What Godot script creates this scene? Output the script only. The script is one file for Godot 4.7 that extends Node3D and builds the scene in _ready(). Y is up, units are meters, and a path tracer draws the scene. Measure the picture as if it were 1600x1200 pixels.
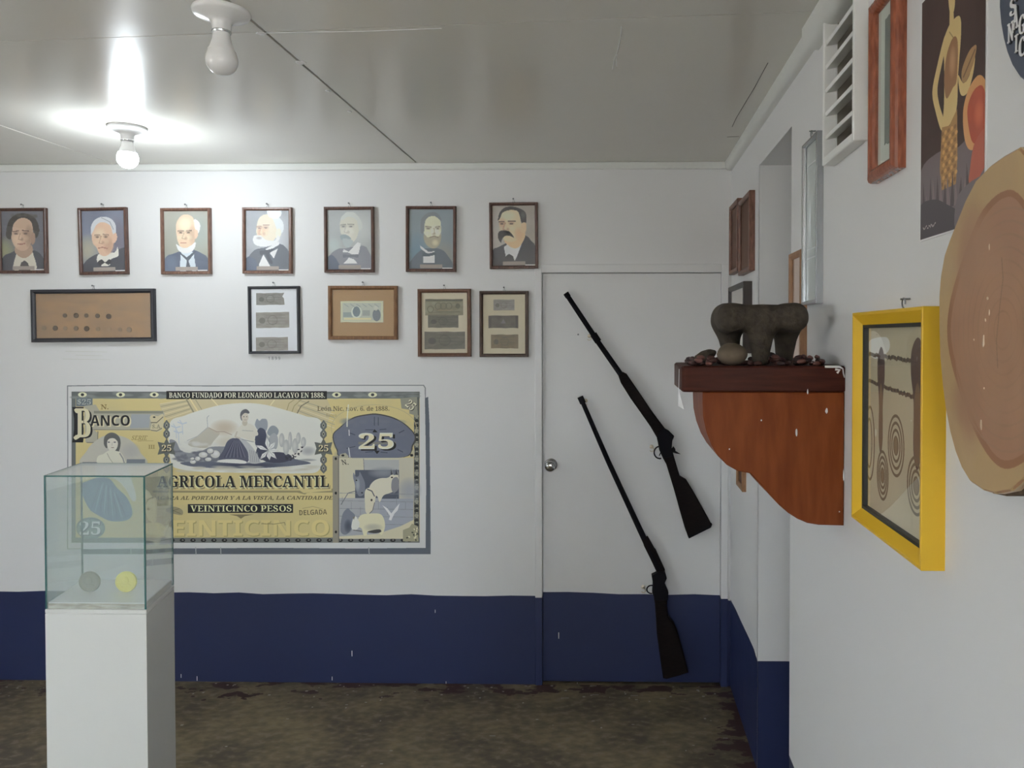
extends Node3D
# A small museum room: white walls with a navy dado, framed portraits, a painted banknote, a glass case,
# two old rifles hung on a door and a wooden wall shelf with grinding stones.

const FOCAL := 1200.0            # pixels, for a 1600 x 1200 picture
const PRINCIPAL := Vector2(942, 546)
const EYE := 1.69
const BACK := -3.69              # plane of the back wall (z)
const RIGHT := 0.544             # plane of the right wall (x)
const LEFT := -4.6
const REAR := 3.7
const TOP := 2.52                # ceiling height
const WHITE_PAINT := 0.80        # reflectance of the white wall paint

var cam_basis: Basis
var materials := {}
var rng := RandomNumberGenerator.new()

# ------------------------------------------------------------------ camera rays
func ray(px: float, py: float) -> Vector3:
	return cam_basis * Vector3((px - PRINCIPAL.x) / FOCAL, -(py - PRINCIPAL.y) / FOCAL, -1.0)
func on_z(px: float, py: float, z: float) -> Vector3:
	var d := ray(px, py)
	return Vector3(0, EYE, 0) + d * (z / d.z)
func on_x(px: float, py: float, x: float) -> Vector3:
	var d := ray(px, py)
	return Vector3(0, EYE, 0) + d * (x / d.x)
func on_y(px: float, py: float, y: float) -> Vector3:
	var d := ray(px, py)
	return Vector3(0, EYE, 0) + d * ((y - EYE) / d.y)

# ------------------------------------------------------------------ colour and materials
static func lin(v: float) -> float:
	v /= 255.0
	return v / 12.92 if v <= 0.04045 else pow((v + 0.055) / 1.055, 2.4)
# a surface seen as (r, g, b) where white wall paint in the same light is seen as ref
static func tone(r: float, g: float, b: float, ref := 178.0) -> Color:
	var k := 0.80 / lin(ref)
	return Color(minf(lin(r) * k, 0.9), minf(lin(g) * k, 0.9), minf(lin(b) * k, 0.9)).linear_to_srgb()
func paint(called: String, color: Color, rough := 0.7, metal := 0.0) -> StandardMaterial3D:
	if materials.has(called):
		return materials[called]
	var m := StandardMaterial3D.new()
	m.resource_name = called
	m.albedo_color = color
	m.roughness = rough
	m.metallic = metal
	materials[called] = m
	return m
func noise_texture(freq: float, a: Color, b: Color, sd := 1, octaves := 4, size := 256, mid := -1.0) -> NoiseTexture2D:
	var n := FastNoiseLite.new()
	n.seed = sd
	n.frequency = freq
	n.fractal_octaves = octaves
	var t := NoiseTexture2D.new()
	t.width = size
	t.height = size
	t.seamless = true
	t.noise = n
	var g := Gradient.new()
	g.set_color(0, a)
	g.set_color(1, b)
	if mid >= 0.0:
		g.add_point(mid, a.lerp(b, 0.5))
	t.color_ramp = g
	return t
func bump_texture(freq: float, sd := 3, octaves := 4) -> NoiseTexture2D:
	var t := noise_texture(freq, Color.BLACK, Color.WHITE, sd, octaves)
	return t
func relief(m: StandardMaterial3D, t: Texture2D, depth_cm: float) -> void:
	m.heightmap_enabled = true
	m.heightmap_texture = t
	m.heightmap_scale = depth_cm
func wood(called: String, a: Color, b: Color, rough: float, scale: Vector3, sd := 5) -> StandardMaterial3D:
	if materials.has(called):
		return materials[called]
	var m := paint(called, Color.WHITE, rough)
	m.albedo_texture = noise_texture(0.02, a, b, sd, 5)
	m.uv1_triplanar = true
	m.uv1_scale = scale
	return m
func glass(called: String, color: Color, alpha: float) -> StandardMaterial3D:
	if materials.has(called):
		return materials[called]
	var m := paint(called, Color(color, alpha), 0.0)
	m.transparency = BaseMaterial3D.TRANSPARENCY_ALPHA
	return m
func printed(called: String, im: Image, rough := 0.6) -> StandardMaterial3D:
	var m := paint(called, Color.WHITE, rough)
	m.albedo_texture = ImageTexture.create_from_image(im)
	m.texture_repeat = false
	return m

# ------------------------------------------------------------------ nodes
var taken := {}
func numbered(called: String) -> String:
	if not taken.has(called):
		taken[called] = 0
		return called
	taken[called] += 1
	return "%s_%03d" % [called, taken[called]]
func thing(called: String, label: String, category: String, at := Vector3.ZERO, turn := 0.0, group := "") -> Node3D:
	var o := Node3D.new()
	o.name = numbered(called)
	add_child(o)
	o.position = at
	o.rotation.y = turn
	o.set_meta("label", label)
	o.set_meta("category", category)
	if group:
		o.set_meta("group", group)
	return o
func tag(o: Node3D, label: String, category: String, group := "") -> Node3D:
	o.set_meta("label", label)
	o.set_meta("category", category)
	if group:
		o.set_meta("group", group)
	return o
func setting(called: String) -> Node3D:
	var o := Node3D.new()
	o.name = called
	add_child(o)
	o.set_meta("kind", "structure")
	return o
func sheet() -> SurfaceTool:
	var st := SurfaceTool.new()
	st.begin(Mesh.PRIMITIVE_TRIANGLES)
	return st
func obj(called: String, st, m: Material, parent: Node3D = null) -> MeshInstance3D:
	var o := MeshInstance3D.new()
	if st is SurfaceTool:
		o.mesh = st.commit()
	else:
		o.mesh = st
	o.set_surface_override_material(0, m)
	o.name = called if parent else numbered(called)
	if parent:
		parent.add_child(o, true)
	else:
		add_child(o, true)
	return o

# ------------------------------------------------------------------ geometry
func tri(st: SurfaceTool, p: Array, n: Array, uv: Array) -> void:
	var order := [0, 1, 2]
	if (p[1] - p[0]).cross(p[2] - p[0]).dot(n[0] + n[1] + n[2]) > 0.0:
		order = [0, 2, 1]
	for i in order:
		st.set_normal(n[i])
		st.set_uv(uv[i])
		st.add_vertex(p[i])
const U4 := [Vector2(0, 1), Vector2(1, 1), Vector2(1, 0), Vector2(0, 0)]
func quad(st: SurfaceTool, a: Vector3, b: Vector3, c: Vector3, d: Vector3, n: Vector3, uv := U4) -> void:
	n = n.normalized()
	tri(st, [a, b, c], [n, n, n], [uv[0], uv[1], uv[2]])
	tri(st, [a, c, d], [n, n, n], [uv[0], uv[2], uv[3]])
func flat_quad(st: SurfaceTool, a: Vector3, b: Vector3, c: Vector3, d: Vector3, hint: Vector3) -> void:
	var n := (c - a).cross(d - b).normalized()
	quad(st, a, b, c, d, n if n.dot(hint) > 0 else -n)
func box(st: SurfaceTool, lo: Vector3, hi: Vector3, bevel := 0.0, xf := Transform3D()) -> void:
	var c := (lo + hi) / 2.0
	var h := (hi - lo) / 2.0
	var k := h - Vector3.ONE * bevel
	var ax := [Vector3.RIGHT, Vector3.UP, Vector3.BACK]
	for a in 3:
		var b: int = (a + 1) % 3
		var e: int = (a + 2) % 3
		for s in [-1.0, 1.0]:
			var o: Vector3 = c + ax[a] * h[a] * s
			var u: Vector3 = ax[b] * k[b]
			var v: Vector3 = ax[e] * k[e]
			quad(st, xf * (o - u - v), xf * (o + u - v), xf * (o + u + v), xf * (o - u + v), xf.basis * (ax[a] * s))
			if bevel > 0.0:
				for t in [-1.0, 1.0]:
					var p1: Vector3 = c + ax[a] * h[a] * s + ax[b] * k[b] * t
					var p2: Vector3 = c + ax[a] * k[a] * s + ax[b] * h[b] * t
					quad(st, xf * (p1 - v), xf * (p1 + v), xf * (p2 + v), xf * (p2 - v), xf.basis * (ax[a] * s + ax[b] * t))
	if bevel > 0.0:
		for sx in [-1.0, 1.0]:
			for sy in [-1.0, 1.0]:
				for sz in [-1.0, 1.0]:
					var s3 := Vector3(sx, sy, sz)
					var n: Vector3 = (xf.basis * s3).normalized()
					var pa := xf * (c + Vector3(h.x * sx, k.y * sy, k.z * sz))
					var pb := xf * (c + Vector3(k.x * sx, h.y * sy, k.z * sz))
					var pc := xf * (c + Vector3(k.x * sx, k.y * sy, h.z * sz))
					tri(st, [pa, pb, pc], [n, n, n], [Vector2.ZERO, Vector2.ZERO, Vector2.ZERO])
# a 2D outline given depth from z0 to z1 along local z; uv spans the outline's box
func extrude(st: SurfaceTool, outline: PackedVector2Array, z0: float, z1: float, bevel := 0.0, xf := Transform3D()) -> void:
	var pts := outline.duplicate()
	if Geometry2D.is_polygon_clockwise(pts):
		pts.reverse()
	var n := pts.size()
	var lo := pts[0]
	var hi := pts[0]
	for p in pts:
		lo = lo.min(p)
		hi = hi.max(p)
	var inner := PackedVector2Array()
	var outward := []
	for i in n:
		var e1 := (pts[i] - pts[(i + n - 1) % n]).normalized()
		var e2 := (pts[(i + 1) % n] - pts[i]).normalized()
		var d := (Vector2(e1.y, -e1.x) + Vector2(e2.y, -e2.x)).normalized()
		# the winding here runs counter-clockwise with y up, so the outside lies to the right
		outward.append(d)
		inner.append(pts[i] - d * bevel)
	var flip := 1.0
	if not Geometry2D.is_point_in_polygon(pts[0] - outward[0] * 0.0005 * (hi - lo).length(), pts) and Geometry2D.is_point_in_polygon(pts[0] + outward[0] * 0.0005 * (hi - lo).length(), pts):
		flip = -1.0
		for i in n:
			outward[i] = -outward[i]
			inner[i] = pts[i] - outward[i] * bevel
	var size := (hi - lo).max(Vector2(0.0001, 0.0001))
	var idx := Geometry2D.triangulate_polygon(inner)
	for side in [1.0, -1.0]:
		var z: float = z1 if side > 0 else z0
		var nn: Vector3 = (xf.basis * Vector3(0, 0, side)).normalized()
		for t in range(0, idx.size(), 3):
			var P := []
			var UV := []
			for k in 3:
				var q := inner[idx[t + k]]
				P.append(xf * Vector3(q.x, q.y, z))
				UV.append(Vector2((q.x - lo.x) / size.x, 1.0 - (q.y - lo.y) / size.y))
			tri(st, P, [nn, nn, nn], UV)
	for i in n:
		var j := (i + 1) % n
		var a := pts[i]
		var b := pts[j]
		var e := (b - a).normalized()
		var face := Vector2(e.y, -e.x) * flip
		var na: Vector2 = outward[i] if face.dot(outward[i]) > 0.8 else face
		var nb: Vector2 = outward[j] if face.dot(outward[j]) > 0.8 else face
		var n3a := (xf.basis * Vector3(na.x, na.y, 0)).normalized()
		var n3b := (xf.basis * Vector3(nb.x, nb.y, 0)).normalized()
		var A := xf * Vector3(a.x, a.y, z0 + bevel)
		var B := xf * Vector3(b.x, b.y, z0 + bevel)
		var C := xf * Vector3(b.x, b.y, z1 - bevel)
		var D := xf * Vector3(a.x, a.y, z1 - bevel)
		tri(st, [A, B, C], [n3a, n3b, n3b], [U4[0], U4[1], U4[2]])
		tri(st, [A, C, D], [n3a, n3b, n3a], [U4[0], U4[2], U4[3]])
		if bevel > 0.0:
			for side in [1.0, -1.0]:
				var zo: float = z1 - bevel if side > 0 else z0 + bevel
				var zi: float = z1 if side > 0 else z0
				quad(st, xf * Vector3(a.x, a.y, zo), xf * Vector3(b.x, b.y, zo), xf * Vector3(inner[j].x, inner[j].y, zi), xf * Vector3(inner[i].x, inner[i].y, zi), xf.basis * Vector3(face.x, face.y, side))
func tube(st: SurfaceTool, pts: Array, radii: Array, seg := 10, caps := true) -> void:
	var rings := []
	var norms := []
	var up := Vector3.UP
	for i in pts.size():
		var d: Vector3 = (pts[mini(i + 1, pts.size() - 1)] - pts[maxi(i - 1, 0)]).normalized()
		if absf(d.dot(up)) > 0.95:
			up = Vector3.RIGHT if absf(d.dot(Vector3.RIGHT)) < 0.9 else Vector3.BACK
		var s := d.cross(up).normalized()
		up = s.cross(d).normalized()
		var ring := []
		var nr := []
		for k in seg:
			var a := TAU * k / seg
			var o := s * cos(a) + up * sin(a)
			ring.append(pts[i] + o * radii[i])
			nr.append(o)
		rings.append(ring)
		norms.append(nr)
	for i in pts.size() - 1:
		for k in seg:
			var l := (k + 1) % seg
			tri(st, [rings[i][k], rings[i][l], rings[i + 1][l]], [norms[i][k], norms[i][l], norms[i + 1][l]], [U4[0], U4[1], U4[2]])
			tri(st, [rings[i][k], rings[i + 1][l], rings[i + 1][k]], [norms[i][k], norms[i + 1][l], norms[i + 1][k]], [U4[0], U4[2], U4[3]])
	if caps:
		for e in [0, pts.size() - 1]:
			var d: Vector3 = pts[0] - pts[1] if e == 0 else pts[e] - pts[e - 1]
			d = d.normalized()
			for k in seg:
				tri(st, [pts[e], rings[e][k], rings[e][(k + 1) % seg]], [d, d, d], [U4[0], U4[1], U4[2]])
# profile: Vector2(radius, height) from bottom to top or the other way round
func lathe(st: SurfaceTool, profile: Array, seg := 24, xf := Transform3D(), smooth := true) -> void:
	var n := profile.size()
	var mid := 0.0
	var nor := []
	for i in n:
		var d: Vector2 = profile[mini(i + 1, n - 1)] - profile[maxi(i - 1, 0)]
		nor.append(Vector2(d.y, -d.x).normalized())
		mid += nor[i].x
	if mid < 0:
		for i in n:
			nor[i] = -nor[i]
	for i in n - 1:
		var d: Vector2 = (profile[i + 1] - profile[i]).normalized()
		var face := Vector2(d.y, -d.x)
		if mid < 0:
			face = -face
		var n1: Vector2 = nor[i] if smooth and nor[i].dot(face) > 0.75 else face
		var n2: Vector2 = nor[i + 1] if smooth and nor[i + 1].dot(face) > 0.75 else face
		for k in seg:
			var a := TAU * k / seg
			var b := TAU * (k + 1) / seg
			var P := []
			var N := []
			for q in [[profile[i], n1, a], [profile[i], n1, b], [profile[i + 1], n2, b], [profile[i + 1], n2, a]]:
				P.append(xf * Vector3(q[0].x * cos(q[2]), q[0].y, q[0].x * sin(q[2])))
				N.append((xf.basis * Vector3(q[1].x * cos(q[2]), q[1].y, q[1].x * sin(q[2]))).normalized())
			if profile[i].x > 0.00001:
				tri(st, [P[0], P[1], P[2]], [N[0], N[1], N[2]], [U4[0], U4[1], U4[2]])
			if profile[i + 1].x > 0.00001:
				tri(st, [P[0], P[2], P[3]], [N[0], N[2], N[3]], [U4[0], U4[2], U4[3]])
# mitred picture frame moulding; profile: Vector2(inset from the outer edge, height over the wall)
func moulding(st: SurfaceTool, w: float, h: float, profile: Array) -> void:
	for i in profile.size() - 1:
		var p: Vector2 = profile[i]
		var q: Vector2 = profile[i + 1]
		var d := q - p
		var o := Vector2(-d.y, d.x)
		for side in 4:
			var r := Basis(Vector3.BACK, side * PI / 2)
			var hw := w / 2 if side % 2 == 0 else h / 2
			var hh := h / 2 if side % 2 == 0 else w / 2
			var a := r * Vector3(-hw + p.x, -hh + p.x, p.y)
			var b := r * Vector3(hw - p.x, -hh + p.x, p.y)
			var c := r * Vector3(hw - q.x, -hh + q.x, q.y)
			var e := r * Vector3(-hw + q.x, -hh + q.x, q.y)
			quad(st, a, b, c, e, r * Vector3(0, o.x, o.y))
func ellipsoid(st: SurfaceTool, c: Vector3, r: Vector3, b := Basis(), rings := 10, seg := 14, lump := 0.0, sd := 0) -> void:
	var noise := FastNoiseLite.new()
	noise.seed = sd
	noise.frequency = 0.9
	var P := []
	for i in rings + 1:
		var row := []
		var th := PI * i / rings
		for k in seg:
			var ph := TAU * k / seg
			var u := Vector3(sin(th) * cos(ph), cos(th), sin(th) * sin(ph))
			var f := 1.0 + lump * noise.get_noise_3dv(u)
			row.append(c + b * (u * r * f))
		P.append(row)
	var nrm := func(p: Vector3) -> Vector3:
		var l: Vector3 = b.transposed() * (p - c)
		return (b * (l / (r * r))).normalized()
	for i in rings:
		for k in seg:
			var l := (k + 1) % seg
			var q := [P[i][k], P[i][l], P[i + 1][l], P[i + 1][k]]
			var m := [nrm.call(q[0]), nrm.call(q[1]), nrm.call(q[2]), nrm.call(q[3])]
			if i > 0:
				tri(st, [q[0], q[1], q[2]], [m[0], m[1], m[2]], [U4[0], U4[1], U4[2]])
			if i < rings - 1:
				tri(st, [q[0], q[2], q[3]], [m[0], m[2], m[3]], [U4[0], U4[2], U4[3]])
# surface nets over a distance field
func nets(st: SurfaceTool, field: Callable, lo: Vector3, hi: Vector3, cell: float) -> void:
	var nx := int((hi.x - lo.x) / cell) + 1
	var ny := int((hi.y - lo.y) / cell) + 1
	var nz := int((hi.z - lo.z) / cell) + 1
	var v := PackedFloat32Array()
	v.resize(nx * ny * nz)
	for k in nz:
		for j in ny:
			for i in nx:
				v[(k * ny + j) * nx + i] = field.call(lo + Vector3(i, j, k) * cell)
	var at := {}
	var corner := [Vector3i(0, 0, 0), Vector3i(1, 0, 0), Vector3i(0, 1, 0), Vector3i(1, 1, 0), Vector3i(0, 0, 1), Vector3i(1, 0, 1), Vector3i(0, 1, 1), Vector3i(1, 1, 1)]
	var edges := [[0, 1], [2, 3], [4, 5], [6, 7], [0, 2], [1, 3], [4, 6], [5, 7], [0, 4], [1, 5], [2, 6], [3, 7]]
	for k in nz - 1:
		for j in ny - 1:
			for i in nx - 1:
				var d := []
				var neg := 0
				for c in corner:
					var x := v[((k + c.z) * ny + j + c.y) * nx + i + c.x]
					d.append(x)
					if x < 0:
						neg += 1
				if neg == 0 or neg == 8:
					continue
				var sum := Vector3.ZERO
				var cnt := 0
				for e in edges:
					var a: float = d[e[0]]
					var b: float = d[e[1]]
					if (a < 0) != (b < 0):
						sum += Vector3(corner[e[0]]).lerp(Vector3(corner[e[1]]), a / (a - b))
						cnt += 1
				at[Vector3i(i, j, k)] = lo + (Vector3(i, j, k) + sum / cnt) * cell
	var nor := {}
	var h := cell * 0.5
	for key in at:
		var p: Vector3 = at[key]
		nor[key] = Vector3(field.call(p + Vector3(h, 0, 0)) - field.call(p - Vector3(h, 0, 0)), field.call(p + Vector3(0, h, 0)) - field.call(p - Vector3(0, h, 0)), field.call(p + Vector3(0, 0, h)) - field.call(p - Vector3(0, 0, h))).normalized()
	var unit := [Vector3i(1, 0, 0), Vector3i(0, 1, 0), Vector3i(0, 0, 1)]
	for k in range(1, nz - 1):
		for j in range(1, ny - 1):
			for i in range(1, nx - 1):
				var g := Vector3i(i, j, k)
				var f0 := v[(k * ny + j) * nx + i]
				for a in 3:
					var g2: Vector3i = g + unit[a]
					var f1 := v[(g2.z * ny + g2.y) * nx + g2.x]
					if (f0 < 0) == (f1 < 0):
						continue
					var ub: Vector3i = unit[(a + 1) % 3]
					var uc: Vector3i = unit[(a + 2) % 3]
					var q := [g - ub - uc, g - uc, g, g - ub]
					if not (at.has(q[0]) and at.has(q[1]) and at.has(q[2]) and at.has(q[3])):
						continue
					tri(st, [at[q[0]], at[q[1]], at[q[2]]], [nor[q[0]], nor[q[1]], nor[q[2]]], [U4[0], U4[1], U4[2]])
					tri(st, [at[q[0]], at[q[2]], at[q[3]]], [nor[q[0]], nor[q[2]], nor[q[3]]], [U4[0], U4[2], U4[3]])
static func capsule(p: Vector3, a: Vector3, b: Vector3, ra: float, rb: float) -> float:
	var t := clampf((p - a).dot(b - a) / (b - a).length_squared(), 0.0, 1.0)
	return p.distance_to(a.lerp(b, t)) - lerpf(ra, rb, t)
static func smin(a: float, b: float, k: float) -> float:
	var h := maxf(k - absf(a - b), 0.0) / k
	return minf(a, b) - h * h * k * 0.25

# ------------------------------------------------------------------ flat prints, drawn on an Image
class Art:
	var im: Image
	var o: Vector2
	var s: Vector2
	var ref := 178.0
	static var glyphs := {}
	func _init(x0: float, y0: float, x1: float, y1: float, px_per_unit: float, bg: Color):
		o = Vector2(x0, y0)
		var w := int((x1 - x0) * px_per_unit)
		var h := int((y1 - y0) * px_per_unit)
		s = Vector2(w / (x1 - x0), h / (y1 - y0))
		im = Image.create(w, h, false, Image.FORMAT_RGB8)
		im.fill(bg)
	func c(r: float, g: float, b: float, a := 1.0) -> Color:
		var k := 0.80 / _lin(ref)
		var q := Color(minf(_lin(r) * k, 0.9), minf(_lin(g) * k, 0.9), minf(_lin(b) * k, 0.9)).linear_to_srgb()
		q.a = a
		return q
	static func _lin(v: float) -> float:
		v /= 255.0
		return v / 12.92 if v <= 0.04045 else pow((v + 0.055) / 1.055, 2.4)
	func span(x0: int, x1: int, y: int, col: Color) -> void:
		x0 = maxi(x0, 0)
		x1 = mini(x1, im.get_width())
		if y < 0 or y >= im.get_height() or x1 <= x0:
			return
		if col.a >= 0.999:
			im.fill_rect(Rect2i(x0, y, x1 - x0, 1), col)
		else:
			for x in range(x0, x1):
				im.set_pixel(x, y, im.get_pixel(x, y).lerp(Color(col, 1), col.a))
	func fill(p: PackedVector2Array, col: Color) -> void:   # image pixels, even-odd
		var lo := 1e9
		var hi := -1e9
		for q in p:
			lo = minf(lo, q.y)
			hi = maxf(hi, q.y)
		for y in range(maxi(int(floor(lo)), 0), mini(int(ceil(hi)) + 1, im.get_height())):
			var yc := y + 0.5
			var xs := []
			for i in p.size():
				var a := p[i]
				var b := p[(i + 1) % p.size()]
				if (a.y <= yc) != (b.y <= yc):
					xs.append(a.x + (yc - a.y) / (b.y - a.y) * (b.x - a.x))
			xs.sort()
			for i in range(0, xs.size() - 1, 2):
				span(int(round(xs[i])), int(round(xs[i + 1])), y, col)
	func poly(flat: Array, col: Color) -> void:
		var p := PackedVector2Array()
		for i in range(0, flat.size(), 2):
			p.append((Vector2(flat[i], flat[i + 1]) - o) * s)
		fill(p, col)
	# closed smooth outline through the points
	func blob(flat: Array, col: Color) -> void:
		var q := []
		for i in range(0, flat.size(), 2):
			q.append((Vector2(flat[i], flat[i + 1]) - o) * s)
		var p := PackedVector2Array()
		var n := q.size()
		for i in n:
			for t in 6:
				p.append(q[i].cubic_interpolate(q[(i + 1) % n], q[(i + n - 1) % n], q[(i + 2) % n], t / 6.0))
		fill(p, col)
	func rect(x0: float, y0: float, x1: float, y1: float, col: Color) -> void:
		poly([x0, y0, x1, y0, x1, y1, x0, y1], col)
	func ell(cx: float, cy: float, rx: float, ry: float, col: Color, rot := 0.0) -> void:
		var p := PackedVector2Array()
		for i in 28:
			var a := TAU * i / 28.0
			p.append((Vector2(cx, cy) + Vector2(cos(a) * rx, sin(a) * ry).rotated(rot) - o) * s)
		fill(p, col)
	func ring(cx: float, cy: float, rx: float, ry: float, w: float, col: Color) -> void:
		var flat := []
		for i in 33:
			var a := TAU * i / 32.0
			flat.append_array([cx + cos(a) * rx, cy + sin(a) * ry])
		line(flat, w, col)
	# brushed patch whose paint thins out towards its rim
	func dab(cx: float, cy: float, rx: float, ry: float, col: Color, strength := 1.0) -> void:
		var p0 := (Vector2(cx - rx, cy - ry) - o) * s
		var p1 := (Vector2(cx + rx, cy + ry) - o) * s
		for y in range(maxi(int(p0.y), 0), mini(int(p1.y) + 1, im.get_height())):
			for x in range(maxi(int(p0.x), 0), mini(int(p1.x) + 1, im.get_width())):
				var u := (Vector2(x + 0.5, y + 0.5) / s + o - Vector2(cx, cy)) / Vector2(rx, ry)
				var d := 1.0 - u.length_squared()
				if d > 0:
					im.set_pixel(x, y, im.get_pixel(x, y).lerp(Color(col, 1), clampf(d * strength, 0, 1)))
	func line(flat: Array, w: float, col: Color) -> void:
		for i in range(0, flat.size() - 2, 2):
			var a := Vector2(flat[i], flat[i + 1])
			var b := Vector2(flat[i + 2], flat[i + 3])
			var d := (b - a).normalized() * w / 2.0
			var n := Vector2(-d.y, d.x)
			a -= d * 0.5
			b += d * 0.5
			fill(PackedVector2Array([(a + n - o) * s, (b + n - o) * s, (b - n - o) * s, (a - n - o) * s]), col)
	func text(t: String, x0: float, y0: float, x1: float, y1: float, col: Color, serif := true, bold := true, slant := 0.0, rot := 0.0) -> void:
		var key := t + str(serif) + str(bold)
		if not glyphs.has(key):
			var f := SystemFont.new()
			f.font_names = PackedStringArray(["Droid Serif" if serif else "Droid Sans"])
			f.font_weight = 700 if bold else 400
			var tm := TextMesh.new()
			tm.font = f
			tm.font_size = 64
			tm.depth = 0.0
			tm.text = t
			glyphs[key] = [tm.get_mesh_arrays()[Mesh.ARRAY_VERTEX], tm.get_aabb()]
		var v: PackedVector3Array = glyphs[key][0]
		var bb: AABB = glyphs[key][1]
		var mid := Vector2((x0 + x1) / 2, (y0 + y1) / 2)
		for i in range(0, v.size() - 2, 3):
			var p := PackedVector2Array()
			for k in 3:
				var u := (v[i + k].x - bb.position.x) / bb.size.x
				var w := (v[i + k].y - bb.position.y) / bb.size.y
				var q := Vector2(lerpf(x0, x1, u) + slant * (w - 0.5) * (y1 - y0), lerpf(y1, y0, w))
				if rot != 0.0:
					q = (q - mid).rotated(rot) + mid
				p.append((q - o) * s)
			fill(p, col)

func mural_art() -> Image:
	var a := Art.new(103, 599, 674, 867, 3.5, Color(WHITE_PAINT, WHITE_PAINT, WHITE_PAINT).linear_to_srgb())
	a.ref = 180.0
	var yellow := a.c(178, 165, 118)
	var grey := a.c(90, 94, 94)
	var slate := a.c(80, 85, 94)
	var black := a.c(26, 26, 26)
	var cream := a.c(196, 190, 165)
	var pale := a.c(172, 166, 142)
	# painted rule round the sheet and the painted drop shadow
	a.line([105.5, 858, 106, 700, 105.5, 603, 180, 602, 330, 603, 500, 602, 662, 602, 664.5, 606, 665, 640], 1.6, a.c(110, 114, 116))
	a.line([105.5, 858, 130, 857], 1.4, a.c(130, 134, 136))
	a.poly([664, 622, 669, 620, 671, 660, 672, 740, 673, 866, 128, 866, 127, 858, 250, 857, 420, 856, 560, 857, 665, 856, 666, 760, 665, 680], slate)
	for x in [307.0, 346.0, 577.0, 205.0]:
		a.line([x, 855, x + 0.6, 867], 1.4, a.c(150, 152, 152))
	# sheet
	a.rect(112, 612, 656, 848, yellow)
	for i in 60:
		var x := rng.randf_range(118, 645)
		var y := rng.randf_range(620, 838)
		a.dab(x, y, rng.randf_range(8, 26), rng.randf_range(5, 14), a.c(168, 158, 122), 0.35)
	a.rect(112, 612, 656, 622.5, grey)
	a.rect(112, 612, 118.5, 848, grey)
	a.rect(647, 612, 655.5, 848, a.c(84, 86, 82))
	a.rect(112, 840, 656, 848, a.c(96, 98, 96))
	for i in 90:
		var x := rng.randf_range(113, 654)
		a.dab(x, rng.randf_range(613, 622), rng.randf_range(4, 14), 2.5, a.c(118, 122, 120), 0.6)
	for i in 34:
		var x := 270 + i * 16.4
		a.ell(minf(x, 640), 844, 4.2, 2.8, black)
		a.ell(minf(x, 640) + 0.4, 843.6, 1.6, 1.1, a.c(110, 110, 104))
	for i in 26:
		var y := 650 + i * 7.4
		a.ell(651, y, 3.4, 2.6, a.c(40, 41, 40) if i % 3 else a.c(132, 130, 116))
		a.ell(651.6, y + 3, 1.6, 1.0, a.c(140, 138, 122))
	for x in [129.0, 189.0, 242.0, 527.0, 583.0]:
		a.ell(x, 616.6, 7.0, 3.9, cream)
		a.ell(x, 616.6, 2.6, 2.3, a.c(50, 52, 52))
	# title bar
	a.rect(261, 611, 512, 623.5, black)
	a.text("BANCO FUNDADO POR LEONARDO LACAYO EN 1888.", 265, 613.2, 509, 621.4, a.c(205, 198, 172))
	# arch with bands
	a.poly([250, 631, 300, 623.5, 512, 623.5, 520, 640, 512, 662, 500, 658, 268, 661, 256, 648], a.c(170, 160, 128))
	for i in 7:
		var f := i / 6.0
		a.line([251 + f * 9, 631 + f * 24, 292 + f * 8, 623.5 + f * 18], 1.0, a.c(138, 132, 108) if i % 2 else a.c(188, 178, 146))
	a.line([292, 623, 305, 646], 2.2, a.c(128, 122, 100))
	a.line([298, 623, 312, 645], 2.0, a.c(190, 178, 140))
	a.line([306, 623, 318, 642], 1.2, a.c(140, 133, 108))
	a.line([332, 623, 342, 634], 1.6, a.c(190, 180, 146))
	for i in 6:
		var f := i / 5.0
		a.line([466 + f * 2, 645 - f * 20, 524, 668 - f * 26], 1.0, a.c(140, 136, 116) if i % 2 else a.c(184, 176, 150))
	a.line([449, 643, 453, 630, 462, 623.5], 1.2, a.c(140, 130, 96))
	a.line([457, 645, 461, 634, 472, 624], 1.2, a.c(140, 130, 96))
	a.line([466, 645, 472, 634, 484, 627], 1.6, a.c(104, 98, 80))
	a.line([424, 633, 430, 625], 1.4, a.c(190, 182, 150))
	# central scene
	var sky := a.c(184, 184, 178)
	a.blob([266, 662, 290, 649, 320, 639, 350, 632, 384, 629.5, 415, 632, 450, 641, 480, 650, 503, 658, 505, 700, 500, 734, 470, 739, 400, 738, 330, 737, 285, 733, 268, 720], sky)
	a.blob([296, 690, 310, 681, 322, 671, 327, 667, 333, 671, 345, 676, 336, 688, 326, 699, 300, 697], a.c(158, 155, 144))
	a.dab(352, 668, 24, 14, a.c(164, 154, 138), 1.0)
	a.dab(358, 690, 24, 12, a.c(170, 165, 152), 0.9)
	a.line([294, 688, 310, 681, 326, 667, 325, 652, 328, 649], 1.0, a.c(148, 150, 150))
	a.line([328, 668, 340, 674, 352, 674, 364, 679], 0.9, a.c(140, 124, 112))
	for q in [[276, 668], [286, 662], [280, 676]]:
		a.line([q[0] - 7, q[1] - 3, q[0], q[1], q[0] + 7, q[1] - 2], 1.6, a.c(160, 168, 176))
		a.line([q[0] - 4, q[1] - 6, q[0], q[1], q[0] + 1, q[1] + 16], 1.2, a.c(164, 170, 176))
	for i in 26:
		a.dab(rng.randf_range(270, 345), rng.randf_range(690, 706), rng.randf_range(4, 9), 3, a.c(176, 176, 172), 0.7)
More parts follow.
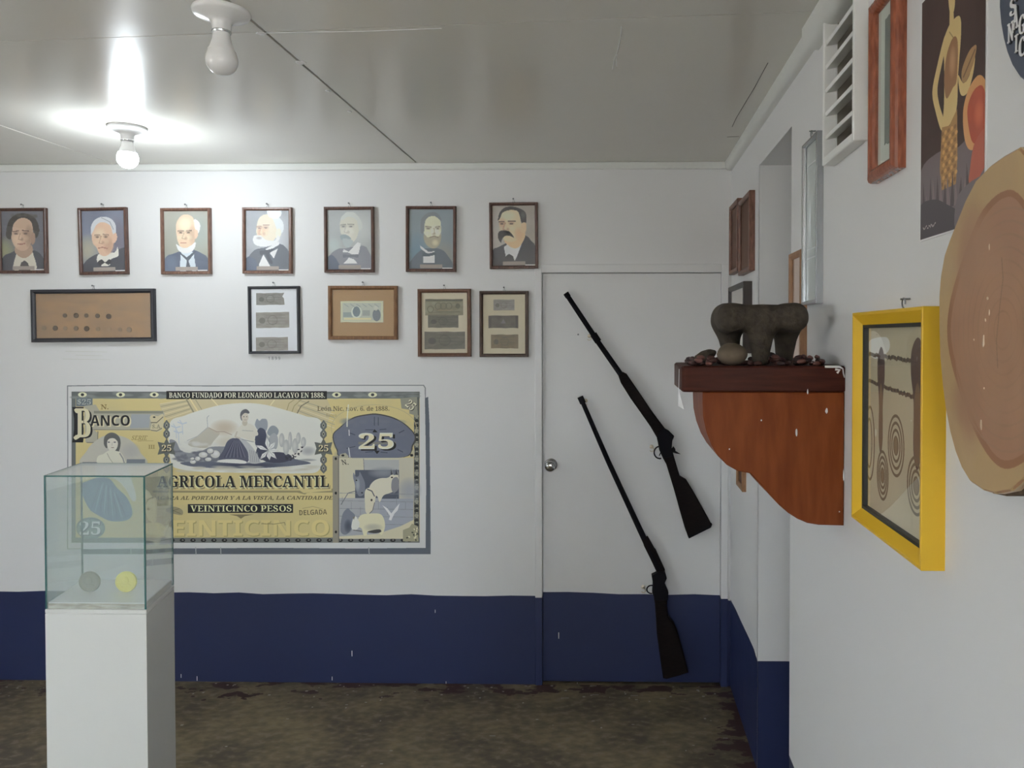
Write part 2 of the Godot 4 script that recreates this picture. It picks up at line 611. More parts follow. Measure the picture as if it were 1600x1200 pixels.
	a.blob([266, 688, 276, 689, 284, 703, 298, 707, 316, 704, 330, 698, 350, 697, 362, 700, 356, 716, 320, 724, 292, 722, 274, 712], a.c(118, 120, 126))
	for i in 40:
		a.dab(rng.randf_range(272, 350), rng.randf_range(704, 720), rng.randf_range(3, 8), rng.randf_range(1.5, 4), a.c(88, 91, 100), 0.8)
	a.blob([284, 722, 330, 721, 400, 724, 440, 714, 486, 722, 470, 726, 420, 730, 350, 731, 300, 728], a.c(84, 88, 100))
	a.dab(390, 726, 60, 5, a.c(54, 58, 74), 1.0)
	for i in 30:
		a.dab(rng.randf_range(280, 490), rng.randf_range(728, 738), rng.randf_range(8, 20), 2.4, a.c(168, 164, 150), 0.6)
	for q in [[319, 710, 7, 4.4], [338, 709, 7.4, 6], [310.5, 716, 4, 3.4], [303, 721, 4.6, 3], [327, 717, 5, 3], [330, 704, 5, 4], [302, 716, 3, 2]]:
		a.ell(q[0] + 0.8, q[1] + 1, q[2], q[3], a.c(92, 95, 100))
		a.ell(q[0], q[1], q[2], q[3], a.c(172, 172, 168))
		a.dab(q[0] + 1, q[1] - 1, q[2] * 0.7, q[3] * 0.7, a.c(194, 194, 190), 0.9)
	# plants behind the seated woman
	a.blob([400, 662, 403, 654, 407, 657, 411, 654, 418, 655, 420, 664, 417, 673, 408, 674, 402, 668], a.c(128, 133, 140))
	a.blob([400, 690, 402, 676, 408, 668, 416, 672, 418, 684, 414, 696, 404, 698], a.c(64, 68, 84))
	a.blob([419, 676, 424, 666, 431, 665, 437, 672, 434, 680, 426, 682], a.c(122, 127, 134))
	a.blob([422, 684, 430, 676, 436, 684, 434, 700, 424, 702], a.c(140, 143, 146))
	a.dab(412, 690, 12, 16, a.c(56, 60, 76), 0.9)
	a.ell(434, 714, 24, 8.5, a.c(56, 58, 72))
	a.ell(412, 706, 10, 12, a.c(58, 61, 76))
	for q in [[442, 687, 4.4, 11], [455, 688, 3.2, 14], [449, 698, 5, 12], [463, 696, 5, 12], [468, 684, 3.6, 9], [476, 690, 4, 8]]:
		a.ell(q[0], q[1], q[2], q[3], a.c(152, 153, 152))
		a.dab(q[0] - 1, q[1], q[2] * 0.7, q[3] * 0.8, a.c(172, 172, 168), 0.9)
	a.dab(483, 704, 13, 8, a.c(146, 147, 147), 1.0)
	a.dab(482, 718, 16, 2.4, a.c(130, 132, 132), 1.0)
	for i in 22:
		var f := i / 21.0
		var bx := 447 + f * 27 + rng.randf_range(-2, 2)
		var by := 716 - pow(f, 2.4) * 18 + rng.randf_range(-3, 3)
		a.ell(bx, by, 1.9, 0.9, a.c(44, 45, 52), rng.randf_range(-0.9, 0.9))
	for q in [[401, 695, 3.0], [418, 682, 3.4], [432, 690, 3.2], [437, 703, 3.0], [408, 717, 3.2], [423, 718, 3.6], [434, 716, 3.2]]:
		var tip := Vector2(q[0], q[1])
		var root := Vector2(421, 703)
		var d := (tip - root).normalized()
		var n: Vector2 = Vector2(-d.y, d.x) * float(q[2])
		var m := root.lerp(tip, 0.55)
		a.poly([root.x, root.y, m.x + n.x, m.y + n.y, tip.x, tip.y, m.x - n.x, m.y - n.y], a.c(196, 196, 188))
		a.line([root.x, root.y, tip.x, tip.y], 0.7, a.c(150, 152, 150))
	# seated woman
	a.blob([344, 717, 351, 702, 357, 689, 366, 684, 378, 686, 388, 698, 391, 714, 386, 722, 366, 718], a.c(74, 76, 92))
	for i in 12:
		var x := 352 + i * 3.0
		a.line([366 + i * 0.8, 688, x, 714], 0.8, a.c(104, 106, 120) if i % 2 else a.c(52, 54, 70))
	a.blob([341, 720, 352, 717, 372, 717, 386, 720, 384, 723.5, 360, 722.5], a.c(188, 188, 184))
	a.blob([374, 683, 386, 688, 396, 698, 404, 710, 408, 722, 392, 722, 389, 706, 382, 694], a.c(156, 157, 158))
	for i in 5:
		a.line([392 + i * 3, 702 + i, 394 + i * 3, 721], 0.8, a.c(120, 122, 126))
	a.blob([367, 684, 368, 677, 374, 668, 380, 663, 389, 661, 397, 664, 403, 672, 405, 679, 399, 682, 400, 690, 388, 686, 378, 683], a.c(180, 178, 168))
	a.line([372, 674, 369, 682, 376, 684], 2.4, a.c(164, 158, 146))
	a.line([380, 672, 397, 673], 0.9, a.c(146, 146, 142))
	a.line([380, 686, 398, 690], 0.9, a.c(120, 122, 126))
	a.ell(384, 660, 4.2, 5, a.c(164, 158, 144))
	a.ell(384.5, 651.5, 5.4, 7.2, a.c(174, 168, 156))
	a.blob([377, 646, 380, 641, 386, 639, 391, 643, 390, 646, 384, 645, 379, 650, 380, 657, 377.6, 654], a.c(82, 82, 86))
	a.ell(382.6, 650.6, 0.9, 0.6, black)
	a.ell(387, 650.6, 0.9, 0.6, black)
	a.line([383, 655.6, 387, 655.6], 0.7, a.c(120, 106, 98))
	# ornaments left and right of the scene
	for q in [[261.5, 657.0], [507.0, 657.0]]:
		var x: float = q[0]
		for k in 6:
			var y: float = q[1] + 7 + k * 13.4
			if k == 3 or k == 2:
				continue
			a.poly([x, y - 8.5, x + 5, y - 2, x + 5, y + 3, x, y + 8.5, x - 5, y + 3, x - 5, y - 2], a.c(84, 87, 86))
			a.poly([x, y - 5, x + 2.6, y, x, y + 5, x - 2.6, y], a.c(132, 131, 120))
			a.ell(x, y, 1.0, 1.4, black)
		a.poly([x - 14, 690, x - 4, 692, x, 684, x + 4, 692, x + 14, 690, x + 11, 700, x + 14, 710, x + 4, 708, x, 716, x - 4, 708, x - 14, 710, x - 11, 700], a.c(84, 86, 82))
		a.text("25", x - 6.4, 695.6, x + 8.4, 705.6, black)
		a.text("25", x - 7.5, 694.5, x + 7.5, 704.5, a.c(186, 176, 142))
	# heading left
	a.rect(119, 622, 145, 635, a.c(96, 104, 110))
	a.text("$25", 121.5, 623.5, 143, 633.5, a.c(60, 66, 74))
	a.text("$25", 121, 623, 142.5, 633, a.c(150, 154, 150))
	a.text("N.", 158, 632, 170, 639.4, a.c(110, 92, 52))
	a.poly([132, 634, 150, 632, 156, 642, 256, 642, 258, 646, 254, 672, 148, 672, 153, 676, 153, 691, 134, 691], a.c(150, 147, 132))
	a.rect(147, 642, 256, 646, a.c(118, 116, 104))
	a.poly([206, 647, 236, 647, 234, 668, 204, 669], a.c(138, 142, 146))
	a.line([146, 671, 254, 671.4], 1.0, a.c(112, 110, 98))
	a.blob([235, 652, 240, 648, 247, 650, 256, 647, 257, 660, 254, 672, 244, 674, 236, 671, 238, 662], a.c(174, 166, 138))
	a.line([237, 660, 246, 660, 256, 651], 1.2, a.c(90, 86, 72))
	a.line([237, 672, 246, 673, 254, 669], 1.2, a.c(96, 92, 78))
	a.ell(242, 651.5, 2.0, 1.2, black)
	a.text("S.A.", 239, 663, 253, 669, a.c(112, 108, 92))
	a.line([136, 691, 153, 691.4, 153.4, 674], 1.4, a.c(110, 108, 98))
	a.poly([113, 636, 131, 636, 131, 643, 122, 644, 122, 680, 131, 684, 130, 691, 113, 691, 116, 670, 116, 655], black)
	a.text("B", 120.4, 640, 145, 684.6, black)
	a.text("B", 118, 638, 142, 683, a.c(182, 176, 150))
	a.blob([116, 640, 120, 638, 122, 642, 126, 642, 124, 645, 119, 645], a.c(182, 176, 150))
	a.blob([115, 683, 121, 679, 128, 680, 124, 684, 118, 687], a.c(182, 176, 150))
	a.line([131, 650, 131, 660], 1.4, a.c(126, 120, 98))
	a.line([131, 668, 131, 676], 1.4, a.c(126, 120, 98))
	a.text("ANCO", 143.6, 650, 206, 666.5, a.c(182, 176, 150), false)
	a.text("ANCO", 141.5, 648.5, 203.5, 665, black, false)
	a.text("SERIE", 207, 680.4, 231, 687, a.c(128, 108, 62), true, false, 0.3)
	a.line([216, 688.6, 241, 688.4], 0.6, a.c(140, 120, 74))
	a.text("III", 233, 694.6, 243, 700.6, a.c(132, 114, 70))
	# woman on the left
	a.blob([130, 726, 136, 704, 148, 690, 166, 680, 190, 681, 208, 690, 220, 706, 226, 726], a.c(162, 160, 150))
	a.dab(206, 704, 16, 14, a.c(150, 149, 146), 0.8)
	a.blob([163, 694, 164, 682, 172, 676, 181, 677, 188, 684, 189, 696, 185, 708, 181, 709, 180, 690, 170, 689, 168, 700], a.c(86, 86, 84))
	a.ell(176.4, 693, 8.6, 12, a.c(184, 181, 170))
	a.blob([166, 690, 170, 681, 178, 679, 186, 686, 187, 692, 180, 685, 172, 685], a.c(84, 84, 82))
	a.ell(170.6, 690.6, 2.0, 1.0, a.c(96, 96, 98))
	a.ell(180, 690.6, 2.0, 1.0, a.c(96, 96, 98))
	a.line([174.6, 699, 178.4, 699], 1.0, a.c(128, 116, 106))
	a.line([176, 691, 175.6, 696], 0.8, a.c(156, 150, 140))
	a.blob([150, 750, 152, 716, 162, 709, 172, 703, 182, 704, 192, 710, 204, 740, 214, 776, 208, 782, 196, 762, 180, 748, 160, 746], a.c(182, 180, 166))
	a.line([168, 708, 172, 716, 178, 724], 0.8, a.c(140, 136, 122))
	a.line([188, 708, 193, 716, 196, 726], 2.0, a.c(126, 126, 124))
	a.rect(199, 717, 228, 724, a.c(108, 113, 120))
	a.rect(129, 722, 152, 726, a.c(82, 88, 98))
	a.blob([126, 760, 140, 750, 156, 746, 172, 748, 184, 762, 200, 778, 208, 800, 200, 812, 176, 814, 156, 806, 138, 792], a.c(96, 104, 124))
	for i in 9:
		a.line([158 + i * 3, 752 + i * 2.4, 142 + i * 7, 798 + i * 1.2], 1.4, a.c(126, 134, 150) if i % 2 else a.c(76, 84, 106))
	a.ell(142, 825, 23, 17, a.c(96, 104, 102))
	a.ell(142, 825, 20, 14.4, a.c(112, 120, 116))
	a.text("25", 126, 816, 159, 837, a.c(70, 76, 76))
	a.text("25", 124.5, 814.5, 157.5, 835.5, a.c(206, 204, 184))
	# main lettering
	for off in [[2.4, 2.4, 128, 118, 88], [-1.2, 1.0, 204, 194, 156]]:
		a.text("AGRICOLA MERCANTIL", 247 + off[0], 743 + off[1], 515 + off[0], 761.5 + off[1], a.c(off[2], off[3], off[4]))
	a.text("AGRICOLA MERCANTIL", 247, 742.5, 515, 761, black)
	a.poly([240, 766, 470, 766, 476, 770, 519, 766, 519, 763, 521, 763, 521, 769, 482, 769, 478, 772, 466, 769, 240, 769], a.c(130, 120, 88))
	a.text("PAGARA AL PORTADOR Y A LA VISTA, LA CANTIDAD DE", 238, 774.4, 521, 781.4, a.c(84, 74, 50), true, true, 0.35)
	a.rect(295, 787, 459.5, 801, black)
	a.text("VEINTICINCO PESOS", 299, 789, 457, 799, a.c(200, 190, 150))
	a.poly([360, 803.4, 398, 803.4, 384, 806, 378, 810, 372, 806], a.c(112, 102, 74))
	a.text("DELGADA", 469, 796, 512, 804, a.c(96, 86, 60), false, true, 0.0, -0.03)
	a.line([474, 794, 490, 791, 506, 795], 0.7, a.c(138, 126, 90))
	a.blob([262, 794, 274, 791, 286, 796, 286, 804, 272, 802, 262, 799], a.c(134, 126, 100))
	a.line([264, 794, 284, 802], 0.8, a.c(96, 90, 70))
	a.line([266, 799, 282, 794], 0.8, a.c(96, 90, 70))
	a.text("VEINTICINCO", 243.4, 813.4, 516.4, 838.4, a.c(150, 138, 92), false)
	a.text("VEINTICINCO", 242, 812, 515, 837, a.c(186, 172, 120), false)
	a.line([410, 818, 430, 818.5, 446, 816, 447, 820], 0.9, a.c(120, 108, 74))
	# right column
	a.rect(521, 712, 531, 848, a.c(128, 122, 108))
	a.rect(529.6, 712, 531, 848, a.c(96, 94, 88))
	for y in [716.0, 770.0, 831.0]:
		a.ell(526, y, 1.8, 2.2, black)
	a.text("León Nic. nov. 6. de 1888.", 497, 634, 609, 641.6, a.c(92, 82, 60))
	a.text("Banco", 511, 646, 527, 650.6, a.c(136, 122, 86), true, false)
	a.ring(585, 668, 66, 36, 1.0, a.c(160, 150, 116))
	a.blob([521, 680, 532, 667, 552, 652, 575, 646.6, 592, 646, 616, 652, 636, 664, 650, 681, 646, 696, 632, 714, 540, 714, 527, 702], a.c(60, 60, 58))
	a.blob([522.6, 680, 533, 668, 553, 653.6, 576, 648.4, 592, 648, 615, 653.6, 635, 665, 648, 681, 644, 695, 630, 714, 542, 714, 528.6, 701], a.c(92, 96, 110))
	for i in 40:
		a.dab(rng.randf_range(530, 640), rng.randf_range(655, 710), rng.randf_range(6, 14), rng.randf_range(3, 7), a.c(100, 103, 114), 0.4)
	for q in [[548, 676, 556, 679], [543, 700, 556, 697], [624, 676, 632, 672], [622, 702, 630, 706], [586, 651, 586, 664], [592, 652, 592, 664], [572, 671, 584, 671], [594, 671, 604, 670], [572, 706, 584, 705], [596, 706, 606, 707]]:
		a.line(q, 1.2, a.c(58, 62, 76))
	a.rect(561, 690, 619, 694, a.c(110, 108, 102))
	a.poly([586, 670, 591, 675, 583, 675], black)
	a.poly([590, 709, 594, 704, 586, 704], black)
	a.text("25", 565, 678.4, 619.6, 703.6, black)
	a.text("25", 561.5, 676, 616, 701.4, a.c(204, 200, 178))
	a.text("25", 563.2, 678, 614.4, 699.4, a.c(190, 184, 160))
	a.poly([626, 622, 652, 620, 653, 650, 640, 646, 640, 640, 628, 638], a.c(128, 126, 114))
	a.text("25", 636, 627, 650, 640, a.c(58, 58, 54), true, true, 0.0, 0.7)
	a.text("25", 635.4, 626, 649, 639, a.c(192, 188, 168), true, true, 0.0, 0.7)
	a.line([545.5, 632, 544, 650, 543.6, 666], 1.6, a.c(206, 200, 178))
	a.line([546.6, 671, 547, 680], 1.2, a.c(190, 192, 192))
	a.line([546, 699, 548, 714], 1.4, a.c(182, 184, 184))
	a.poly([531, 714, 533, 709, 541, 707, 546, 712, 545, 715, 531, 715], a.c(150, 146, 128))
	a.ell(537, 711, 2.4, 1.6, black)
	a.poly([640, 714, 644, 704, 648, 700, 648, 714], a.c(160, 154, 130))
	a.ell(643.6, 711, 2.4, 2.0, black)
	# stable picture
	a.rect(531, 715, 646.5, 842, a.c(174, 170, 150))
	a.rect(570, 718, 624, 736, a.c(152, 153, 152))
	a.line([569, 716, 570, 734], 1.0, a.c(108, 110, 112))
	a.rect(556, 734, 624, 779, a.c(72, 76, 88))
	a.dab(600, 738, 26, 10, a.c(120, 124, 130), 0.9)
	a.rect(594, 779, 646.5, 842, a.c(138, 142, 150))
	a.rect(624, 715, 646.5, 779, a.c(168, 164, 148))
	a.dab(640, 766, 20, 22, a.c(134, 137, 144), 0.9)
	a.rect(531, 778, 594, 842, a.c(146, 148, 150))
	for i in 5:
		a.line([532, 770 + i * 12, 646, 772 + i * 12], 0.7, a.c(116, 118, 122))
	for i in 8:
		a.line([536 + i * 14, 776 + (i % 3) * 8, 536 + i * 14, 788 + (i % 3) * 8], 0.7, a.c(112, 115, 120))
	a.line([534, 788, 545, 770, 556, 767], 1.2, a.c(96, 98, 102))
	a.text("N.", 535, 718, 545, 725.6, a.c(70, 68, 60), true, true, -0.3)
	a.blob([553, 746, 553.6, 738, 557, 744, 561.6, 743, 563, 736.4, 567, 744, 571, 754, 571, 768, 567, 774, 561, 774, 557, 764, 555, 754], a.c(104, 108, 118))
	a.dab(560, 757, 4, 12, a.c(140, 143, 148), 0.9)
	a.ell(558, 750, 1.3, 1.0, black)
	a.ell(566.6, 769.6, 1.6, 1.2, a.c(44, 46, 54))
	a.blob([578, 762, 584, 752, 594, 747, 606, 746, 611, 742, 612, 733, 615, 741, 619, 741, 620, 733, 623, 742, 623, 756, 618, 766, 610, 770, 600, 774, 594, 784, 590, 775, 584, 774], a.c(184, 180, 164))
	a.blob([614, 748, 622, 746, 623.5, 762, 616, 770, 612, 762], a.c(118, 118, 122))
	a.ell(613, 745.6, 1.6, 1.1, black)
	a.poly([611, 742, 611.6, 732, 614.6, 741], a.c(60, 62, 70))
	a.poly([618, 741, 620, 732, 622.6, 742], a.c(60, 62, 70))
	a.blob([571, 768, 576, 762, 583, 763, 588, 768, 587, 782, 583, 796, 577, 803, 572, 799, 571, 786], a.c(186, 181, 162))
	a.ell(581.4, 781, 1.5, 1.9, a.c(60, 58, 54))
	a.line([575, 764, 582, 767, 586, 775], 1.6, a.c(70, 72, 78))
	a.line([586, 785, 583, 797, 578, 802], 1.0, a.c(96, 94, 90))
	a.poly([531, 838, 590, 834, 626, 822, 646.5, 812, 646.5, 842, 531, 842], a.c(180, 175, 152))
	a.blob([533, 826, 536, 804, 544, 794, 549, 798, 556, 806, 552, 822, 544, 834, 536, 834], a.c(104, 109, 120))
	a.dab(545, 822, 7, 12, a.c(62, 66, 78), 0.9)
	a.blob([560, 812, 566, 804, 580, 802, 595, 803, 601, 812, 602, 824, 598, 835, 594, 834, 592, 828, 576, 830, 574, 836, 569, 836, 566, 826, 560, 822], a.c(192, 186, 160))
	a.dab(584, 824, 16, 7, a.c(158, 154, 138), 0.9)
	a.blob([575, 831, 584, 828, 594, 827, 596, 831, 586, 833], a.c(58, 58, 56))
	a.blob([550, 824, 552, 812, 556, 806, 560, 811, 563, 818, 560, 826, 554, 828], a.c(200, 196, 182))
	a.poly([552, 808, 556, 806, 554, 812], a.c(110, 104, 96))
	a.line([553, 828, 566, 830], 1.2, a.c(80, 80, 78))
	a.poly([598, 789, 606, 794, 612, 802, 618, 794, 625, 786, 622, 797, 617, 802, 614, 808, 612, 813, 608, 812, 610, 806, 604, 797], a.c(214, 216, 216))
	a.poly([630, 828, 640, 824, 644, 818, 653, 822, 654, 846, 630, 846], a.c(140, 136, 112))
	for i in 14:
		a.ell(rng.randf_range(632, 652), rng.randf_range(824, 845), 1.8, 1.2, a.c(70, 70, 60) if i % 2 else a.c(182, 178, 154), rng.randf_range(0, 3))
	return a.im

# painted head-and-shoulders likenesses, 100 x 140 units
func portrait_art(which: int) -> Image:
	var a := Art.new(0, 0, 100, 140, 2.6, Color.GRAY)
	a.ref = [176.0, 180.0, 182.0, 182.0, 180.0, 176.0, 170.0][which]
	var bg: Array = [[92, 92, 100], [108, 112, 128], [140, 140, 130], [140, 143, 148], [150, 153, 153], [118, 128, 134], [146, 140, 132]][which]
	a.im.fill(a.c(bg[0], bg[1], bg[2]))
	for i in 26:
		var k := rng.randf_range(-10, 10)
		a.dab(rng.randf_range(0, 100), rng.randf_range(0, 140), rng.randf_range(15, 40), rng.randf_range(15, 40), a.c(bg[0] + k, bg[1] + k, bg[2] + k), 0.5)
	match which:
		0:
			a.dab(2, 95, 34, 40, a.c(132, 132, 100), 0.9)
			a.blob([0, 140, 2, 108, 20, 98, 36, 92, 70, 92, 92, 104, 100, 140], a.c(60, 60, 68))
			a.blob([28, 140, 32, 104, 42, 92, 66, 90, 74, 104, 78, 140], a.c(176, 172, 160))
			a.blob([30, 96, 34, 82, 66, 78, 72, 96, 56, 110, 42, 108], a.c(150, 126, 108))
			a.blob([22, 60, 25, 30, 40, 14, 60, 14, 72, 30, 72, 62, 64, 84, 50, 94, 34, 88, 26, 76], a.c(168, 144, 124))
			a.dab(36, 66, 14, 22, a.c(186, 164, 144), 0.8)
			a.dab(64, 60, 12, 30, a.c(132, 108, 92), 0.8)
			a.blob([10, 58, 14, 30, 24, 14, 40, 6, 60, 6, 76, 14, 86, 30, 88, 50, 80, 64, 74, 44, 70, 26, 56, 16, 40, 18, 28, 30, 24, 48, 20, 66], a.c(58, 52, 50))
			for i in 12:
				a.dab(rng.randf_range(18, 80), rng.randf_range(8, 14), 7, 5, a.c(78, 72, 70), 0.5)
			a.blob([70, 52, 78, 54, 78, 72, 70, 78], a.c(140, 114, 98))
			a.line([26, 48, 40, 46], 1.9, a.c(84, 66, 56))
			a.line([48, 45, 64, 47], 1.9, a.c(84, 66, 56))
			a.ell(33, 53, 4, 2.2, a.c(70, 58, 52))
			a.ell(56, 53, 4, 2.2, a.c(70, 58, 52))
			a.line([43, 52, 39, 66, 46, 68], 2.0, a.c(134, 106, 90))
			a.line([36, 77, 46, 78, 54, 76], 2.4, a.c(134, 92, 82))
			a.poly([44, 122, 52, 116, 60, 122, 66, 140, 38, 140], a.c(58, 54, 54))
		1:
			a.dab(12, 90, 30, 40, a.c(150, 146, 128), 0.9)
			a.dab(82, 70, 26, 60, a.c(98, 92, 104), 0.9)
			a.blob([0, 140, 4, 118, 22, 104, 40, 98, 70, 96, 88, 88, 100, 90, 100, 140], a.c(58, 58, 66))
			a.blob([32, 112, 40, 98, 74, 96, 82, 84, 84, 104, 66, 112, 62, 126, 40, 126], a.c(188, 186, 178))
			a.blob([22, 56, 28, 34, 46, 24, 64, 28, 74, 46, 74, 70, 68, 92, 54, 104, 40, 100, 32, 84, 24, 74], a.c(184, 156, 134))
			a.dab(40, 52, 18, 16, a.c(198, 174, 152), 0.9)
			a.dab(62, 80, 14, 22, a.c(164, 130, 108), 0.9)
			a.blob([20, 54, 22, 32, 34, 18, 50, 14, 66, 17, 78, 30, 80, 50, 76, 62, 71, 50, 66, 34, 48, 26, 34, 32, 26, 46], a.c(176, 178, 182))
			a.line([46, 16, 66, 26, 74, 44], 1.6, a.c(126, 126, 132))
			a.blob([72, 56, 80, 52, 82, 64, 76, 74, 70, 72], a.c(186, 156, 136))
			a.line([28, 56, 42, 55], 1.6, a.c(120, 98, 84))
			a.line([48, 54, 62, 56], 1.6, a.c(120, 98, 84))
			a.ell(35, 60, 4, 1.8, a.c(84, 70, 62))
			a.ell(55, 60, 4, 1.8, a.c(84, 70, 62))
			a.line([44, 58, 39, 74, 46, 76], 2.0, a.c(150, 112, 92))
			a.line([36, 86, 46, 84, 58, 87], 2.4, a.c(142, 98, 84))
			a.blob([34, 118, 44, 112, 52, 118, 62, 112, 66, 118, 60, 124, 50, 120, 40, 126], a.c(40, 40, 46))
		2:
			a.dab(80, 50, 24, 50, a.c(130, 138, 134), 0.8)
			a.blob([0, 140, 2, 108, 22, 98, 40, 92, 64, 90, 84, 98, 98, 110, 100, 140], a.c(74, 82, 100))
			a.dab(14, 122, 18, 24, a.c(92, 104, 124), 0.7)
			a.poly([34, 140, 36, 98, 50, 92, 66, 96, 72, 140], a.c(176, 184, 190))
			a.blob([27, 50, 28, 26, 40, 10, 54, 8, 66, 16, 72, 36, 70, 62, 64, 82, 52, 90, 38, 86, 30, 70], a.c(190, 168, 144))
			a.dab(46, 30, 18, 20, a.c(208, 190, 166), 0.9)
			a.dab(64, 56, 10, 26, a.c(166, 140, 118), 0.8)
			a.blob([68, 20, 76, 22, 82, 32, 80, 46, 74, 54, 70, 40], a.c(206, 212, 210))
			a.blob([70, 44, 76, 46, 76, 58, 70, 64], a.c(190, 160, 138))
			a.blob([26, 76, 32, 80, 46, 86, 60, 80, 70, 72, 70, 82, 62, 94, 46, 98, 32, 92], a.c(192, 196, 194))
			a.line([30, 46, 44, 46], 2.1, a.c(90, 78, 68))
			a.line([50, 46, 62, 45], 2.1, a.c(90, 78, 68))
			a.ell(37, 50, 3.4, 1.6, a.c(56, 50, 48))
			a.ell(55, 50, 3.4, 1.6, a.c(56, 50, 48))
			a.line([45, 50, 40, 63, 47, 65], 2.0, a.c(156, 122, 100))
			a.line([36, 74, 50, 74], 2.2, a.c(150, 100, 88))
			a.poly([36, 96, 50, 108, 70, 92, 70, 96, 54, 116, 62, 140, 48, 140, 50, 114, 36, 100], a.c(70, 76, 86))
		3:
			a.dab(70, 60, 34, 60, a.c(168, 170, 174), 0.8)
			a.blob([0, 140, 4, 112, 20, 92, 44, 86, 78, 78, 94, 88, 100, 104, 100, 140], a.c(82, 86, 96))
			a.blob([0, 140, 0, 112, 10, 108, 22, 116, 26, 140], a.c(74, 82, 100))
			a.blob([24, 44, 28, 22, 40, 10, 58, 10, 70, 24, 72, 46, 68, 64, 54, 76, 36, 70, 26, 58], a.c(200, 184, 168))
			a.dab(40, 48, 16, 14, a.c(206, 166, 142), 0.8)
			a.dab(30, 52, 6, 10, a.c(182, 140, 118), 0.8)
			a.blob([62, 14, 74, 14, 86, 28, 86, 48, 76, 56, 70, 40], a.c(186, 190, 194))
			a.blob([70, 46, 78, 42, 82, 52, 78, 62, 70, 66], a.c(206, 190, 178))
			a.blob([16, 66, 20, 58, 34, 58, 46, 68, 66, 70, 74, 58, 78, 66, 66, 78, 44, 84, 26, 82, 18, 76], a.c(204, 210, 220))
			a.dab(30, 64, 8, 4, a.c(140, 136, 138), 0.8)
			a.line([24, 38, 36, 36], 1.6, a.c(142, 116, 104))
			a.line([40, 34, 54, 34], 1.6, a.c(142, 116, 104))
			a.ell(31, 41, 3.4, 1.5, a.c(88, 76, 74))
			a.ell(46, 40, 3.4, 1.5, a.c(88, 76, 74))
			a.line([35, 40, 29, 54, 36, 56], 1.8, a.c(170, 128, 108))
			a.poly([44, 90, 76, 72, 76, 80, 52, 94], a.c(206, 210, 212))
			a.poly([30, 124, 40, 102, 56, 130, 28, 134], a.c(206, 208, 204))
			a.poly([54, 98, 74, 88, 64, 112], a.c(206, 208, 206))
			a.blob([32, 94, 48, 92, 66, 88, 54, 102, 62, 122, 54, 122, 44, 102, 34, 104], a.c(60, 64, 74))
		4:
			a.dab(76, 40, 34, 46, a.c(172, 174, 172), 0.8)
			a.dab(14, 84, 20, 22, a.c(160, 170, 168), 0.8)
			a.blob([0, 140, 4, 108, 22, 92, 40, 90, 76, 84, 92, 94, 100, 140], a.c(112, 114, 122))
			a.blob([0, 140, 0, 112, 10, 106, 22, 120, 28, 140], a.c(80, 86, 102))
			a.blob([28, 40, 32, 18, 46, 8, 62, 12, 72, 28, 70, 54, 62, 72, 46, 78, 34, 66], a.c(178, 176, 166))
			a.dab(48, 50, 14, 18, a.c(188, 186, 178), 0.8)
			a.blob([30, 20, 42, 6, 60, 6, 74, 20, 80, 40, 72, 48, 66, 24, 48, 16, 34, 24], a.c(174, 176, 172))
			a.line([30, 35, 42, 34], 1.9, a.c(120, 118, 112))
			a.line([46, 33, 60, 34], 1.9, a.c(120, 118, 112))
			a.ell(36, 39, 3.4, 1.6, a.c(96, 98, 98))
			a.ell(53, 39, 3.6, 1.8, a.c(96, 98, 98))
			a.line([42, 38, 38, 52, 45, 54], 1.8, a.c(150, 148, 140))
			a.blob([28, 62, 36, 57, 46, 60, 54, 68, 44, 70, 34, 72], a.c(128, 138, 142))
			a.blob([34, 68, 48, 68, 58, 74, 48, 88, 38, 84], a.c(150, 158, 158))
			a.poly([34, 100, 36, 92, 48, 98, 68, 76, 76, 78, 70, 106, 54, 104, 46, 100], a.c(196, 198, 196))
			a.poly([36, 126, 48, 112, 60, 116, 68, 126], a.c(206, 208, 200))
			a.poly([34, 104, 52, 106, 70, 104, 70, 112, 52, 110, 34, 112], a.c(92, 94, 102))
		5:
			a.dab(18, 110, 30, 60, a.c(92, 116, 132), 0.9)
			a.dab(80, 110, 30, 40, a.c(128, 122, 112), 0.6)
			a.blob([2, 140, 6, 118, 24, 98, 40, 92, 66, 92, 84, 104, 96, 140], a.c(84, 92, 100))
			a.blob([34, 40, 36, 22, 48, 14, 66, 16, 72, 34, 72, 58, 66, 78, 52, 88, 40, 78, 34, 60], a.c(190, 186, 164))
			a.dab(58, 50, 12, 16, a.c(206, 202, 180), 0.8)
			a.blob([26, 50, 28, 22, 44, 8, 62, 8, 72, 20, 72, 26, 58, 16, 44, 18, 36, 28, 34, 50, 30, 58], a.c(108, 114, 116))
			a.blob([34, 58, 42, 66, 56, 62, 66, 64, 72, 56, 72, 72, 66, 86, 54, 92, 42, 86, 34, 74], a.c(148, 142, 122))
			a.dab(59, 78, 9, 9, a.c(186, 180, 156), 0.9)
			a.line([36, 40, 50, 42], 2.0, a.c(124, 116, 100))
			a.line([60, 42, 70, 40], 2.0, a.c(124, 116, 100))
			a.ell(43, 45, 3.6, 1.8, a.c(92, 88, 80))
			a.ell(65, 45, 3.0, 1.8, a.c(92, 88, 80))
			a.line([56, 44, 58, 57, 52, 58], 1.8, a.c(156, 146, 122))
			a.line([46, 66, 56, 63, 66, 66], 1.9, a.c(112, 102, 86))
			a.poly([24, 84, 44, 100, 58, 98, 58, 102, 40, 104, 26, 92], a.c(186, 192, 190))
			a.poly([32, 108, 58, 106, 58, 126, 32, 126], a.c(196, 210, 214))
			a.poly([30, 102, 46, 104, 58, 100, 62, 106, 46, 110, 30, 110], a.c(70, 78, 88))
